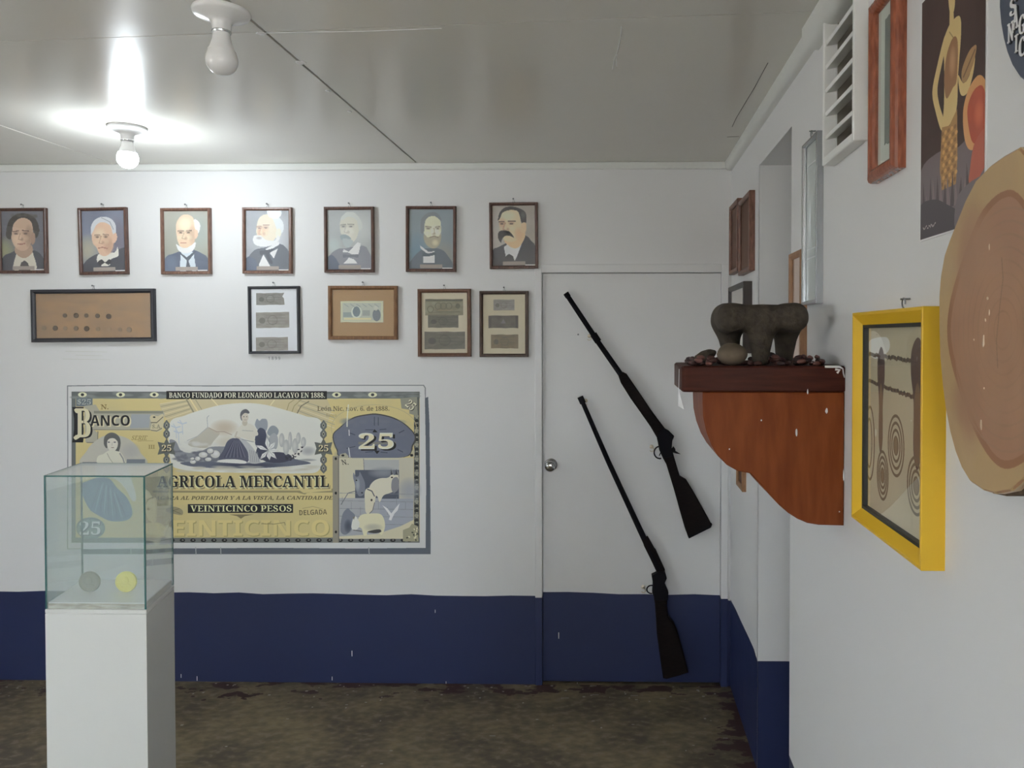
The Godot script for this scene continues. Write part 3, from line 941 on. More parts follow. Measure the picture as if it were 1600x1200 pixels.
		6:
			a.dab(10, 60, 34, 60, a.c(160, 156, 152), 0.8)
			a.blob([0, 140, 0, 104, 14, 96, 30, 88, 74, 70, 92, 84, 100, 96, 100, 140], a.c(54, 52, 58))
			a.poly([26, 96, 34, 90, 72, 72, 68, 90, 58, 116, 52, 128, 32, 128], a.c(196, 194, 192))
			a.blob([28, 84, 32, 74, 72, 60, 76, 74, 62, 96, 46, 98], a.c(184, 156, 122))
			a.blob([15, 40, 17, 22, 28, 10, 48, 8, 62, 14, 66, 36, 70, 58, 62, 76, 46, 84, 30, 82, 22, 66], a.c(196, 166, 138))
			a.dab(36, 24, 22, 14, a.c(212, 186, 158), 0.9)
			a.dab(24, 48, 10, 22, a.c(170, 138, 114), 0.7)
			a.dab(62, 66, 12, 18, a.c(176, 144, 112), 0.8)
			a.blob([13, 34, 16, 18, 26, 6, 42, 2, 60, 5, 76, 14, 80, 28, 78, 42, 72, 42, 68, 38, 64, 22, 58, 12, 40, 10, 24, 16, 18, 28], a.c(50, 46, 44))
			a.dab(72, 22, 8, 12, a.c(84, 82, 82), 0.8)
			a.blob([68, 42, 78, 40, 80, 52, 76, 64, 68, 60], a.c(190, 158, 128))
			a.line([15, 37, 28, 37], 2.1, a.c(72, 58, 52))
			a.line([36, 36, 54, 36], 2.1, a.c(72, 58, 52))
			a.ell(22, 42, 3.8, 1.8, a.c(50, 44, 42))
			a.ell(44, 42, 4.2, 2.0, a.c(50, 44, 42))
			a.line([30, 40, 24, 55, 32, 57], 2.2, a.c(152, 116, 92))
			a.blob([13, 74, 14, 62, 22, 57, 32, 58, 42, 62, 50, 74, 40, 70, 30, 70, 22, 78, 20, 86, 16, 82], a.c(42, 36, 36))
			a.dab(30, 78, 8, 4, a.c(204, 172, 142), 0.8)
			a.poly([30, 118, 38, 112, 48, 118, 50, 128, 30, 128], a.c(50, 48, 52))
	# modelling of the face: eye sockets, nose, cheeks
	var eyes: Array = [[33, 53, 56, 53], [35, 60, 55, 60], [37, 50, 55, 50], [31, 41, 46, 40], [36, 39, 53, 39], [43, 45, 65, 45], [22, 42, 44, 42]][which]
	var shade: Array = [[112, 88, 76], [140, 110, 92], [146, 120, 98], [164, 136, 120], [140, 138, 130], [142, 134, 112], [136, 104, 84]][which]
	var glow: Array = [[188, 164, 142], [202, 174, 150], [212, 190, 164], [216, 190, 170], [192, 190, 182], [208, 204, 182], [216, 188, 160]][which]
	var mid: float = (eyes[0] + eyes[2]) / 2.0
	for k in 2:
		a.dab(eyes[k * 2], eyes[k * 2 + 1] - 2, 9, 6, a.c(shade[0], shade[1], shade[2]), 0.55)
		a.dab(eyes[k * 2] + (-2 if k == 0 else 2), eyes[k * 2 + 1] + 11, 8, 7, a.c(glow[0], glow[1], glow[2]), 0.4)
	a.dab(mid - 3, eyes[1] + 9, 3, 11, a.c(glow[0], glow[1], glow[2]), 0.5)
	a.dab(mid + 3, eyes[1] + 13, 4, 5, a.c(shade[0], shade[1], shade[2]), 0.5)
	a.im.resize(64, 90, Image.INTERPOLATE_BILINEAR)
	a.im.resize(336, 472, Image.INTERPOLATE_CUBIC)
	return a.im

func note_art(kind: int) -> Image:
	var a := Art.new(0, 0, 64, 32, 3.0, Color.GRAY)
	a.ref = 172.0
	var base: Array = [[104, 102, 98], [118, 114, 108], [112, 108, 88], [70, 62, 54], [96, 82, 58], [150, 152, 138], [84, 80, 70]][kind]
	a.im.fill(a.c(base[0], base[1], base[2]))
	for i in 60:
		var k := rng.randf_range(-16, 16)
		a.dab(rng.randf_range(0, 64), rng.randf_range(0, 32), rng.randf_range(3, 10), rng.randf_range(2, 6), a.c(base[0] + k, base[1] + k, base[2] + k), 0.6)
	var ink := a.c(base[0] * 0.72, base[1] * 0.72, base[2] * 0.72)
	match kind:
		5:
			a.rect(1, 1, 63, 31, a.c(166, 166, 142))
			a.rect(3, 3, 61, 29, a.c(150, 154, 144))
			a.rect(4, 17, 26, 24, a.c(120, 128, 128))
			a.ell(24, 17, 8, 9, a.c(170, 174, 164))
			a.ell(24, 16, 5.6, 7.6, a.c(96, 106, 110))
			a.rect(33, 14, 44, 22, a.c(128, 132, 128))
			a.rect(5, 25, 46, 28, a.c(176, 170, 138))
			a.ell(54, 21, 6, 9, a.c(98, 104, 108))
			a.ell(53, 11, 3, 4, a.c(160, 162, 152))
			for i in 6:
				a.line([6 + i * 9, 5, 12 + i * 9, 9], 1.0, a.c(120, 128, 126))
		2:
			a.rect(1, 1, 63, 5, ink)
			a.ring(9, 20, 5, 6, 1.2, ink)
			for i in 3:
				a.ring(22 + i * 9, 14, 5, 6, 1.2, ink)
			a.ell(55, 14, 4, 5, ink)
			a.line([6, 26, 58, 25], 1.2, ink)
			a.line([22, 22, 46, 22], 1.6, a.c(130, 112, 88))
		3:
			a.poly([32, 8, 38, 20, 26, 20], a.c(96, 92, 90))
			a.rect(2, 2, 6, 30, a.c(54, 48, 40))
			a.rect(58, 2, 62, 30, a.c(54, 48, 40))
		_:
			a.ring(32, 16, 9, 9, 1.0, ink)
			a.ell(12, 17, 6, 6, ink)
			for i in 4:
				a.line([20, 6 + i * 6, 56, 6 + i * 6], 0.8, ink)
	return a.im

func poster_art() -> Image:
	# 100 wide, 176 high
	var a := Art.new(-4, 0, 96, 176, 4.0, Color.BLACK)
	a.ref = 178.0
	a.im.fill(a.c(56, 40, 36))
	for i in 40:
		var k := rng.randf_range(-8, 10)
		a.dab(rng.randf_range(0, 100), rng.randf_range(0, 140), rng.randf_range(15, 40), rng.randf_range(15, 40), a.c(56 + k, 38 + k, 34 + k), 0.5)
	var skin := a.c(178, 156, 108)
	a.blob([-6, 128, 24, 118, 60, 122, 100, 116, 100, 180, -6, 180], a.c(96, 86, 88))
	# figure
	a.blob([42, 14, 47, 8, 52, 13, 52, 26, 48, 30, 44, 26], skin)
	a.blob([40, 8, 47, 2, 54, 8, 52, 14, 43, 14], a.c(60, 44, 34))
	a.poly([44, 26, 50, 26, 51, 36, 44, 36], skin)
	a.blob([34, 44, 42, 36, 50, 34, 60, 36, 62, 48, 58, 74, 56, 96, 44, 104, 34, 104, 36, 86, 36, 60], skin)
	a.blob([36, 40, 40, 44, 32, 58, 25, 72, 28, 84, 36, 98, 32, 104, 22, 88, 16, 72, 24, 56], skin)
	a.blob([40, 54, 50, 46, 57, 52, 56, 76, 50, 80, 40, 84, 36, 70], a.c(128, 92, 62))
	a.dab(49, 62, 6, 12, a.c(164, 128, 96), 0.8)
	a.blob([58, 74, 66, 82, 74, 80, 82, 70, 80, 80, 72, 90, 62, 88], skin)
	a.blob([64, 72, 74, 64, 84, 64, 80, 74, 70, 82, 64, 80], a.c(142, 112, 76))
	a.line([66, 78, 82, 66], 1.4, a.c(100, 74, 48))
	a.poly([33, 102, 45, 104, 57, 96, 58, 130, 56, 146, 32, 146, 30, 130], a.c(146, 110, 66))
	for r in 9:
		for q in 5:
			a.ell(34 + q * 5 + (r % 2) * 2, 107 + r * 4.4, 2.0, 1.5, a.c(172, 136, 84) if (r + q) % 2 else a.c(122, 88, 52))
	a.line([44, 40, 50, 46], 0.9, a.c(140, 116, 74))
	# red figure
	a.blob([66, 100, 74, 88, 88, 84, 98, 94, 98, 116, 90, 128, 76, 128, 68, 118], a.c(176, 130, 84))
	a.blob([72, 102, 80, 92, 92, 92, 98, 104, 97, 118, 88, 126, 78, 122], a.c(150, 70, 50))
	a.dab(88, 108, 8, 10, a.c(172, 92, 66), 0.9)
	a.blob([82, 126, 98, 120, 99, 140, 90, 148, 78, 162, 72, 158, 76, 142], a.c(152, 80, 62))
	# leaves
	for i in 13:
		var x := 4 + i * 6.0
		var t := rng.randf_range(128, 146)
		a.poly([x - 5, 160, x + rng.randf_range(-3, 3) - 3, t, x + 2, 160], a.c(112, 98, 98) if i % 2 else a.c(70, 60, 62))
	a.blob([-6, 152, 20, 150, 44, 158, 60, 166, 62, 180, -6, 180], a.c(62, 56, 60))
	a.blob([60, 154, 100, 150, 100, 180, 58, 180], a.c(98, 90, 92))
	for i in 9:
		a.line([1 + i * 2.6, 167.5 + (i % 2) * 1.6, 2.6 + i * 2.6, 169 - (i % 3)], 1.0, a.c(160, 154, 150))
	return a.im

func artefact_art() -> Image:
	# picture inside the yellow frame, 100 wide, 118 high
	var a := Art.new(0, 0, 100, 118, 4.0, Color.GRAY)
	a.ref = 176.0
	a.im.fill(a.c(160, 150, 124))
	for i in 40:
		var k := rng.randf_range(-8, 8)
		a.dab(rng.randf_range(0, 100), rng.randf_range(0, 118), rng.randf_range(10, 30), rng.randf_range(8, 26), a.c(158 + k, 150 + k, 126 + k), 0.5)
	a.blob([2, 8, 34, 6, 38, 14, 14, 20, 2, 16], a.c(186, 186, 180))
	for row in [[17.0, 20.0], [35.0, 41.0]]:
		for i in 40:
			var f := i / 39.0
			a.ell(f * 100, lerpf(row[0], row[1], f) + rng.randf_range(-0.5, 0.5), 1.8, 1.3, a.c(58, 46, 34) if i % 2 else a.c(78, 62, 44))
	for q in [[24, 12, 68, 6.0], [84, 6, 74, 9.0]]:
		var x: float = q[0]
		var y: float = q[1]
		var l: float = q[2]
		var w: float = q[3]
		a.blob([x, y, x + w, y + l * 0.1, x + w * 1.1, y + l * 0.28, x + w * 0.62, y + l * 0.5, x + w * 0.6, y + l * 0.86, x, y + l, x - w * 0.6, y + l * 0.86, x - w * 0.62, y + l * 0.5, x - w * 1.1, y + l * 0.28, x - w, y + l * 0.1], a.c(66, 48, 38))
		a.blob([x, y + l * 0.34, x + w * 0.56, y + l * 0.5, x + w * 0.5, y + l * 0.86, x, y + l * 0.97, x - w * 0.5, y + l * 0.86, x - w * 0.56, y + l * 0.5], a.c(98, 76, 54))
	for q in [[51, 71, 13, 18], [28, 93, 10, 15], [83, 89, 13, 16]]:
		for k in 4:
			var f := 1.0 - k * 0.24
			a.ring(q[0], q[1], q[2] * f, q[3] * f, 1.8, a.c(92, 78, 58))
		a.ell(q[0], q[1], q[2] * 0.22, q[3] * 0.3, a.c(110, 92, 66))
	a.ring(3, 76, 9, 24, 1.8, a.c(86, 72, 54))
	a.ring(2, 76, 5, 16, 1.6, a.c(96, 80, 60))
	return a.im

func slab_art() -> Image:
	# polished slice of trunk, 100 x 100 over its outline box
	var a := Art.new(0, 0, 100, 100, 5.0, Color.GRAY)
	a.ref = 178.0
	a.im.fill(a.c(146, 122, 86))
	for i in 30:
		var k := rng.randf_range(-8, 8)
		a.dab(rng.randf_range(0, 100), rng.randf_range(0, 100), rng.randf_range(6, 16), rng.randf_range(8, 24), a.c(146 + k, 122 + k, 88 + k), 0.5)
	a.blob([54, 11, 68, 20, 82, 34, 90, 52, 84, 72, 70, 84, 52, 91, 36, 86, 20, 72, 9, 56, 10, 42, 22, 26, 36, 14], a.c(120, 82, 54))
	a.blob([54, 13, 67, 22, 80, 35, 87, 52, 82, 70, 69, 82, 52, 88.6, 38, 84, 23, 71, 12, 55, 13, 43, 24, 28, 38, 16], a.c(132, 98, 74))
	for k in 9:
		var f := 0.95 - k * 0.1
		a.ring(50, 51, 38 * f, 37 * f, 0.7, a.c(128 - k, 97 - k, 74 - k))
	for i in 40:
		var d := Vector2(rng.randf_range(-30, 30), rng.randf_range(-28, 28))
		var k := rng.randf_range(-10, 12)
		a.dab(50 + d.x, 51 + d.y, rng.randf_range(4, 14), rng.randf_range(6, 18), a.c(134 + k, 102 + k * 0.8, 78 + k * 0.6), 0.5)
	a.line([49, 30, 50, 36, 48, 44, 46, 54, 47, 62], 0.5, a.c(112, 84, 62))
	return a.im

func floor_art() -> Image:
	var w := 1400
	var h := 640
	var im := Image.create(w, h, false, Image.FORMAT_RGB8)
	var n1 := FastNoiseLite.new()
	n1.seed = 11
	n1.frequency = 0.006
	n1.fractal_octaves = 5
	var n2 := FastNoiseLite.new()
	n2.seed = 23
	n2.frequency = 0.035
	n2.fractal_octaves = 4
	var n3 := FastNoiseLite.new()
	n3.seed = 31
	n3.frequency = 0.012
	n3.fractal_octaves = 5
	var dark := Color(0.094, 0.073, 0.049)
	var pale := Color(0.255, 0.205, 0.115)
	var red := Color(0.052, 0.024, 0.020)
	var dust := Color(0.22, 0.19, 0.15)
	for y in h:
		for x in w:
			var a := n1.get_noise_2d(x, y)
			var b := n2.get_noise_2d(x, y * 1.6)
			var c := dark.lerp(pale, clampf(0.42 + a * 0.7 + b * 0.55, 0, 1))
			# old red floor paint survives in flakes along the walls
			var edge := minf(float(y), (w - x) * 1.0)
			var r := n3.get_noise_2d(x * 0.8, y * 1.8) * 1.6 + b * 0.7
			if r > 0.12 + edge / 70.0 - 0.25:
				c = red if r > 0.3 + edge / 90.0 - 0.25 else c.lerp(red, 0.6)
			elif b > 0.34:
				c = c.lerp(dust, 0.5)
			im.set_pixel(x, y, c.linear_to_srgb())
	var chip := Color(0.42, 0.40, 0.36).linear_to_srgb()
	for i in 150:
		var x := rng.randi_range(0, w - 1)
		var y := int(pow(rng.randf(), 1.6) * (h - 1))
		if i < 60:
			y = rng.randi_range(0, 60)
		im.fill_rect(Rect2i(x, y, rng.randi_range(2, 5), rng.randi_range(2, 4)), chip)
		if i % 9 == 0:
			im.fill_rect(Rect2i(x, y, rng.randi_range(7, 16), 3), chip.darkened(0.15))
	return im

# ------------------------------------------------------------------ builders
# place a frame whose four photo corners (tl, tr, br, bl) lie on a plane; returns [node transform data]
func hung(corners: Array, on_back: bool, lift: float) -> Dictionary:
	var p := []
	for q in corners:
		p.append(on_z(q[0], q[1], BACK + lift) if on_back else on_x(q[0], q[1], RIGHT - lift))
	var along := Vector3.RIGHT if on_back else Vector3.BACK
	var mid: Vector3 = (p[0] + p[1] + p[2] + p[3]) / 4.0
	var w: float = ((p[1] - p[0]).dot(along) + (p[2] - p[3]).dot(along)) / 2.0
	var h: float = ((p[0] - p[3]).y + (p[1] - p[2]).y) / 2.0
	var lean: float = atan2(((p[1] - p[0]).y + (p[2] - p[3]).y) / 2.0, w)
	var upright: float = atan2(-((p[0] - p[3]).dot(along) + (p[1] - p[2]).dot(along)) / 2.0, h)
	if on_back:
		mid.z = BACK
	else:
		mid.x = RIGHT
	return {"at": mid, "w": w, "h": h, "lean": (lean + upright) / 2.0 if on_back else lean * 0.5}

func nail_and_wire(parent: Node3D, h: float, steel: Material, size := 1.0, wide := 0.012) -> void:
	var st := sheet()
	var y := h / 2 + 0.016 * size
	tube(st, [Vector3(0, y, 0.0), Vector3(0, y + 0.001, 0.016 * size)], [0.0016, 0.0016], 8)
	lathe(st, [Vector2(0, 0), Vector2(0.0042, 0), Vector2(0.0042, 0.0015), Vector2(0, 0.0022)], 10, Transform3D(Basis(Vector3.RIGHT, PI / 2), Vector3(0, y + 0.001, 0.016 * size)))
	var nail := obj("nail", st, steel, parent)
	st = sheet()
	tube(st, [Vector3(-wide * 0.5, h / 2 - 0.002, 0.006), Vector3(0, y + 0.0025, 0.007), Vector3(wide * 0.5, h / 2 - 0.002, 0.006)], [0.0011, 0.0011, 0.0011], 6)
	obj("hanging_wire", st, steel, nail)

# a picture frame: moulding, backing print, pane and nail; local z points out of the wall
func picture(called: String, label: String, category: String, group: String, place: Dictionary, turn: float, rail: float, depth: float, frame_mat: Material, print_mat: Material, pane_mat: Material, nail := true, rounded := false) -> Node3D:
	var t := thing(called, label, category, place.at, turn, group)
	t.rotate_object_local(Vector3.BACK, place.lean)
	var w: float = place.w
	var h: float = place.h
	var st := sheet()
	var prof := [Vector2(0, 0.0), Vector2(0, depth - 0.002), Vector2(0.002, depth), Vector2(rail * 0.6, depth), Vector2(rail * 0.85, depth - 0.003), Vector2(rail, depth - 0.006), Vector2(rail, depth - 0.011)]
	if rounded:
		prof = [Vector2(0, 0), Vector2(0, depth * 0.6)]
		for i in 7:
			var f := PI * (1.0 - i / 6.0)
			prof.append(Vector2(rail / 2 + cos(f) * rail / 2, depth * 0.6 + sin(f) * depth * 0.4))
		prof.append(Vector2(rail, depth * 0.35))
	moulding(st, w, h, prof)
	obj("frame", st, frame_mat, t)
	st = sheet()
	var bz := depth - 0.012 if not rounded else depth * 0.36
	box(st, Vector3(-w / 2 + rail * 0.5, -h / 2 + rail * 0.5, 0.001), Vector3(w / 2 - rail * 0.5, h / 2 - rail * 0.5, bz - 0.001))
	quad(st, Vector3(-w / 2 + rail, -h / 2 + rail, bz), Vector3(w / 2 - rail, -h / 2 + rail, bz), Vector3(w / 2 - rail, h / 2 - rail, bz), Vector3(-w / 2 + rail, h / 2 - rail, bz), Vector3.BACK)
	var sheet_part := obj("picture", st, print_mat, t)
	t.set_meta("sheet", sheet_part)
	if pane_mat:
		st = sheet()
		var gz := bz + 0.004
		quad(st, Vector3(-w / 2 + rail, -h / 2 + rail, gz), Vector3(w / 2 - rail, -h / 2 + rail, gz), Vector3(w / 2 - rail, h / 2 - rail, gz), Vector3(-w / 2 + rail, h / 2 - rail, gz), Vector3.BACK)
		obj("pane", st, pane_mat, t)
	if nail:
		nail_and_wire(t, h, paint("nail_steel", tone(100, 102, 104), 0.4, 0.6))
	t.set_meta("face", bz)
	return t

func torn_outline(w: float, h: float, rough: float, cut := []) -> PackedVector2Array:
	var p := PackedVector2Array()
	var n := 7
	for i in n:
		p.append(Vector2(-w / 2 + w * i / n, h / 2 + rng.randf_range(-rough, rough * 0.4)))
	for q in cut:
		p.append(Vector2(q[0] * w, q[1] * h))
	if cut.is_empty():
		p.append(Vector2(w / 2, h / 2))
	for i in n:
		p.append(Vector2(w / 2 - w * i / n, -h / 2 + rng.randf_range(-rough * 0.4, rough)))
	p.append(Vector2(-w / 2, -h / 2))
	return p

func lamp(plate_px: Vector2, power: float, label: String) -> Node3D:
	var at := on_y(plate_px.x, plate_px.y, TOP - 0.012)
	return lamp_at(Vector3(at.x, TOP, at.z), power, label)
func lamp_at(at: Vector3, power: float, label: String) -> Node3D:
	var t := thing("ceiling_lamp", label, "lamp", at, 0.0, "bare bulbs in ceiling lampholders")
	var porcelain := paint("lampholder_plastic", tone(212, 214, 216, 185), 0.25)
	var st := sheet()
	lathe(st, [Vector2(0.0, 0.0), Vector2(0.068, 0.0), Vector2(0.070, -0.006), Vector2(0.066, -0.013), Vector2(0.050, -0.019), Vector2(0.030, -0.026), Vector2(0.024, -0.034), Vector2(0.0225, -0.052), Vector2(0.0, -0.052)], 36)
	var holder := obj("lampholder", st, porcelain, t)
	st = sheet()
	lathe(st, [Vector2(0.0, -0.052), Vector2(0.0235, -0.052), Vector2(0.0240, -0.055), Vector2(0.0225, -0.058), Vector2(0.0, -0.058)], 28)
	obj("socket_ring", st, paint("socket_ring_metal", tone(170, 172, 174), 0.2, 0.9), holder)
	var neck := [Vector2(0.0, -0.057), Vector2(0.0195, -0.057), Vector2(0.0205, -0.062), Vector2(0.0225, -0.075), Vector2(0.0285, -0.094), Vector2(0.0335, -0.103)]
	st = sheet()
	lathe(st, neck, 28)
	var globe := [Vector2(0.0335, -0.103)]
	for i in 12:
		var a := -0.35 + (PI / 2 + 0.35) * (i + 1) / 12.0
		globe.append(Vector2(0.0385 * cos(a), -0.126 - 0.0385 * sin(a)))
	if power > 0.0:
		obj("bulb_neck", st, paint("bulb_neck_plastic", tone(206, 208, 210, 185), 0.35), t)
		var m := paint("lit_bulb_glass", Color(0.9, 0.9, 0.9), 0.4)
		m.emission_enabled = true
		m.emission = Color(0.95, 0.98, 1.0)
		m.emission_energy_multiplier = BULB_GLOW
		st = sheet()
		lathe(st, globe, 28)
		obj("bulb", st, m, t)
		var l := OmniLight3D.new()
		l.name = "bulb_light"
		l.light_color = Color(0.93, 0.97, 1.0)
		l.light_energy = power
		l.light_size = 0.034
		l.omni_range = 12.0
		l.omni_attenuation = 2.0
		l.shadow_enabled = true
		l.position = Vector3(0, -0.126, 0)
		t.add_child(l)
	else:
		obj("bulb_neck", st, paint("bulb_neck_plastic", tone(206, 208, 210, 185), 0.35), t)
		st = sheet()
		lathe(st, globe, 28)
		obj("bulb", st, paint("unlit_bulb_plastic", tone(196, 198, 196, 185), 0.12), t)
	return t

# wall surface split into navy dado and white paint along a wavering edge.
# stops: [Vector3 foot, edge height]; out: direction into the room
func painted_wall(parent: Node3D, called: String, stops: Array, out: Vector3, top: float, thick: float, white: Material, navy: Material, bottom := 0.0) -> void:
	var sw := sheet()
	var sn := sheet()
	for i in stops.size() - 1:
		var a: Vector3 = stops[i][0]
		var b: Vector3 = stops[i + 1][0]
		var ya: float = stops[i][1]
		var yb: float = stops[i + 1][1]
		var up := Vector3.UP
		quad(sw, a + up * ya, b + up * yb, b + up * top, a + up * top, out)
		if ya > bottom:
			quad(sn, a + up * bottom, b + up * bottom, b + up * yb, a + up * ya, out)
	var f: Vector3 = stops[0][0]
	var l: Vector3 = stops[-1][0]
	var back := -out * thick
	var base := Vector3.UP * bottom
	var tall := Vector3.UP * top
	var dirv := (l - f).normalized()
	quad(sw, f + base + back, l + base + back, l + tall + back, f + tall + back, -out)
	quad(sw, f + tall, l + tall, l + tall + back, f + tall + back, Vector3.UP)
	quad(sw, f + base, l + base, l + base + back, f + base + back, Vector3.DOWN)
	quad(sw, f + base, f + base + back, f + tall + back, f + tall, -dirv)
	quad(sw, l + base, l + base + back, l + tall + back, l + tall, dirv)
	var mesh: ArrayMesh = sw.commit()
	if stops[0][1] > bottom:
		sn.commit(mesh)
	var o := MeshInstance3D.new()
	o.mesh = mesh
	o.name = called
	o.set_surface_override_material(0, white)
	if mesh.get_surface_count() > 1:
		o.set_surface_override_material(1, navy)
	parent.add_child(o, true)

func wavering(a: Vector3, ya: float, b: Vector3, yb: float, step := 0.12, wob := 0.004) -> Array:
	var n := maxi(1, int(a.distance_to(b) / step))
	var r := []
	for i in n + 1:
		var f := float(i) / n
		r.append([a.lerp(b, f), lerpf(ya, yb, f) + (rng.randf_range(-wob, wob) if i > 0 and i < n else 0.0)])
	return r

func pixel_outline(flat: Array, z: float) -> PackedVector2Array:
	var p := PackedVector2Array()
	for i in range(0, flat.size(), 2):
		var q := on_z(flat[i], flat[i + 1], z)
		p.append(Vector2(q.x, q.y))
	return p

const FRONT_BULB := 0.34
const BULB_GLOW := 12.0
const EXPOSURE := 1.0
const VENT_LOW := 2.115
const SKY_ENERGY := 22.3

func _ready() -> void:
	rng.seed = 20240611
	# ---- camera: level-ish phone held at eye height, the lens axis a little off the picture's middle
	var cam := Camera3D.new()
	cam.name = "camera"
	add_child(cam)
	cam_basis = Basis.from_euler(Vector3(deg_to_rad(-1.0), deg_to_rad(1.1), 0.0))
	cam.transform = Transform3D(cam_basis, Vector3(0, EYE, 0))
	cam.projection = Camera3D.PROJECTION_FRUSTUM
	cam.near = 0.05
	cam.far = 60.0
	cam.size = cam.near * 1200.0 / FOCAL
	cam.frustum_offset = Vector2(800.0 - PRINCIPAL.x, PRINCIPAL.y - 600.0) / FOCAL * cam.near
	cam.current = true
	# ---- sky (overcast daylight, enters through the added windows out of view)
	var we := WorldEnvironment.new()
	we.name = "environment"
	var env := Environment.new()
	env.background_mode = Environment.BG_SKY
	env.sky = Sky.new()
	var sm := ProceduralSkyMaterial.new()
	sm.sky_top_color = Color(0.86, 0.91, 0.96)
	sm.sky_horizon_color = Color(0.90, 0.93, 0.96)
	sm.ground_bottom_color = Color(0.78, 0.77, 0.75)
	sm.ground_horizon_color = Color(0.82, 0.82, 0.81)
	sm.energy_multiplier = SKY_ENERGY
	env.sky.sky_material = sm
	env.tonemap_mode = Environment.TONE_MAPPER_LINEAR
	env.tonemap_exposure = EXPOSURE
	env.sdfgi_enabled = true
	env.ssao_enabled = true
	env.ssil_enabled = true
	we.environment = env
	add_child(we)

	build_room()
	build_lamps()
	build_door()
	build_mural()
	build_portraits()
	build_money_frames()
	build_case()
	build_rifles()
	build_shelf()
	build_right_wall()

# ------------------------------------------------------------------ room
func build_room() -> void:
	var white := paint("white_wall_paint", Color(WHITE_PAINT, WHITE_PAINT, WHITE_PAINT).linear_to_srgb(), 0.55)
	relief(white, bump_texture(0.012, 4, 4), 0.25)
	white.uv1_triplanar = true
	white.uv1_world_triplanar = true
	white.uv1_scale = Vector3(0.7, 0.7, 0.7)
	var navy := paint("navy_dado_paint", tone(27, 34, 63, 172), 0.45)
	relief(navy, bump_texture(0.012, 4, 4), 0.25)
	navy.uv1_triplanar = true
	navy.uv1_world_triplanar = true
	navy.uv1_scale = Vector3(0.7, 0.7, 0.7)

	# floor
	var fl := setting("floor")
	var st := sheet()
	var uvf := func(x: float, z: float) -> Vector2: return Vector2((x + 2.956) / 3.5, (z - BACK) / 1.6)
	var x0 := LEFT - 0.2
	var x1 := RIGHT + 0.6
	var z0 := BACK - 0.2
	var z1 := REAR + 0.2
	quad(st, Vector3(x0, 0, z1), Vector3(x1, 0, z1), Vector3(x1, 0, z0), Vector3(x0, 0, z0), Vector3.UP, [uvf.call(x0, z1), uvf.call(x1, z1), uvf.call(x1, z0), uvf.call(x0, z0)])
	var worn := paint("worn_painted_concrete", Color.WHITE, 0.5)
	worn.albedo_texture = ImageTexture.create_from_image(floor_art())
	relief(worn, bump_texture(0.03, 14, 4), 0.2)
	obj("concrete_surface", st, worn, fl)
	st = sheet()
	box(st, Vector3(x0, -0.2, z0), Vector3(x1, -0.002, z1))
	obj("slab", st, paint("concrete_slab", Color(0.3, 0.28, 0.25), 0.9), fl)

	# back wall with the doorway at its right end
	var dl := on_z(836, 500, BACK).x
	var dr := on_z(1138, 700, BACK).x
	var dt := on_z(980, 413, BACK).y
	var wb := setting("wall_back")
	var yl := on_z(0, 925, BACK).y
	var ym := on_z(836, 931, BACK).y
	painted_wall(wb, "wall_face", wavering(Vector3(LEFT - 0.15, 0, BACK), yl + 0.01, Vector3(dl, 0, BACK), ym), Vector3.BACK, TOP + 0.05, 0.15, white, navy)
	painted_wall(wb, "wall_over_door", [[Vector3(dl, 0, BACK), dt], [Vector3(dr, 0, BACK), dt]], Vector3.BACK, TOP + 0.05, 0.15, white, navy, dt)
	painted_wall(wb, "wall_corner_strip", [[Vector3(dr, 0, BACK), on_z(1138, 938, BACK).y], [Vector3(RIGHT + 0.02, 0, BACK), on_z(1145, 940, BACK).y]], Vector3.BACK, TOP + 0.05, 0.15, white, navy)
	# small paint losses on the dado, as thin flakes
	var flake := paint("bare_plaster", tone(176, 178, 180, 165), 0.8)
	for q in [[550, 1021, 1.2, 9], [519, 1060, 1, 6], [308, 1060, 1, 7], [283, 1056, 1, 6], [697, 1067, 1, 5], [680, 955, 0.8, 5]]:
		st = sheet()
		var c := on_z(q[0], q[1], BACK)
		box(st, c - Vector3(q[2] * 0.0015, q[3] * 0.0015, 0.0002), c + Vector3(q[2] * 0.0015, q[3] * 0.0015, 0.0012))
		obj("paint_chip", st, flake, wb)
	for q in [[102, 549, 168, 550], [98, 561, 172, 562], [118, 555, 160, 556]]:
		st = sheet()
		tube(st, [on_z(q[0], q[1], BACK + 0.0004), on_z(q[2], q[3], BACK + 0.0004)], [0.0008, 0.0008], 5)
		obj("pencil_line", st, paint("faint_pencil", tone(166, 166, 158, 180), 0.8), wb)
	# stencilled year under the frame with three grey notes
	st = null
	var tm := TextMesh.new()
	var f := SystemFont.new()
	f.font_names = PackedStringArray(["Droid Sans"])
	f.font_weight = 400
	tm.font = f
	tm.font_size = 32
	tm.text = "1 8 9 9"
	tm.depth = 0.0006
	tm.pixel_size = 0.00062
	var num := obj("painted_year", tm, paint("stencil_ink", tone(96, 98, 102, 180), 0.8), wb)
	num.position = on_z(428.5, 560, BACK + 0.0006)

	# right wall: far pier, reveal of the opening, near stretch
	var wr := setting("wall_right")
	var ze := on_x(1185, 700, RIGHT).z          # far edge of the opening
	var zn := on_x(1235, 700, RIGHT).z          # near edge of the opening
	var soffit := on_x(1186, 259, RIGHT).y
	var y1 := on_x(1146, 944, RIGHT).y
	var pier := [[Vector3(RIGHT, 0, BACK), on_x(1142, 938, RIGHT).y]]
	for q in [[1150, 953], [1158, 971], [1168, 992], [1178, 1014]]:
		var p := on_x(q[0], q[1], RIGHT)
		pier.append([Vector3(RIGHT, 0, p.z), p.y])
	pier.append([Vector3(RIGHT, 0, ze), on_x(1183, 1033, RIGHT).y])
	painted_wall(wr, "wall_pier", pier, Vector3.LEFT, TOP + 0.05, 0.45, white, navy)
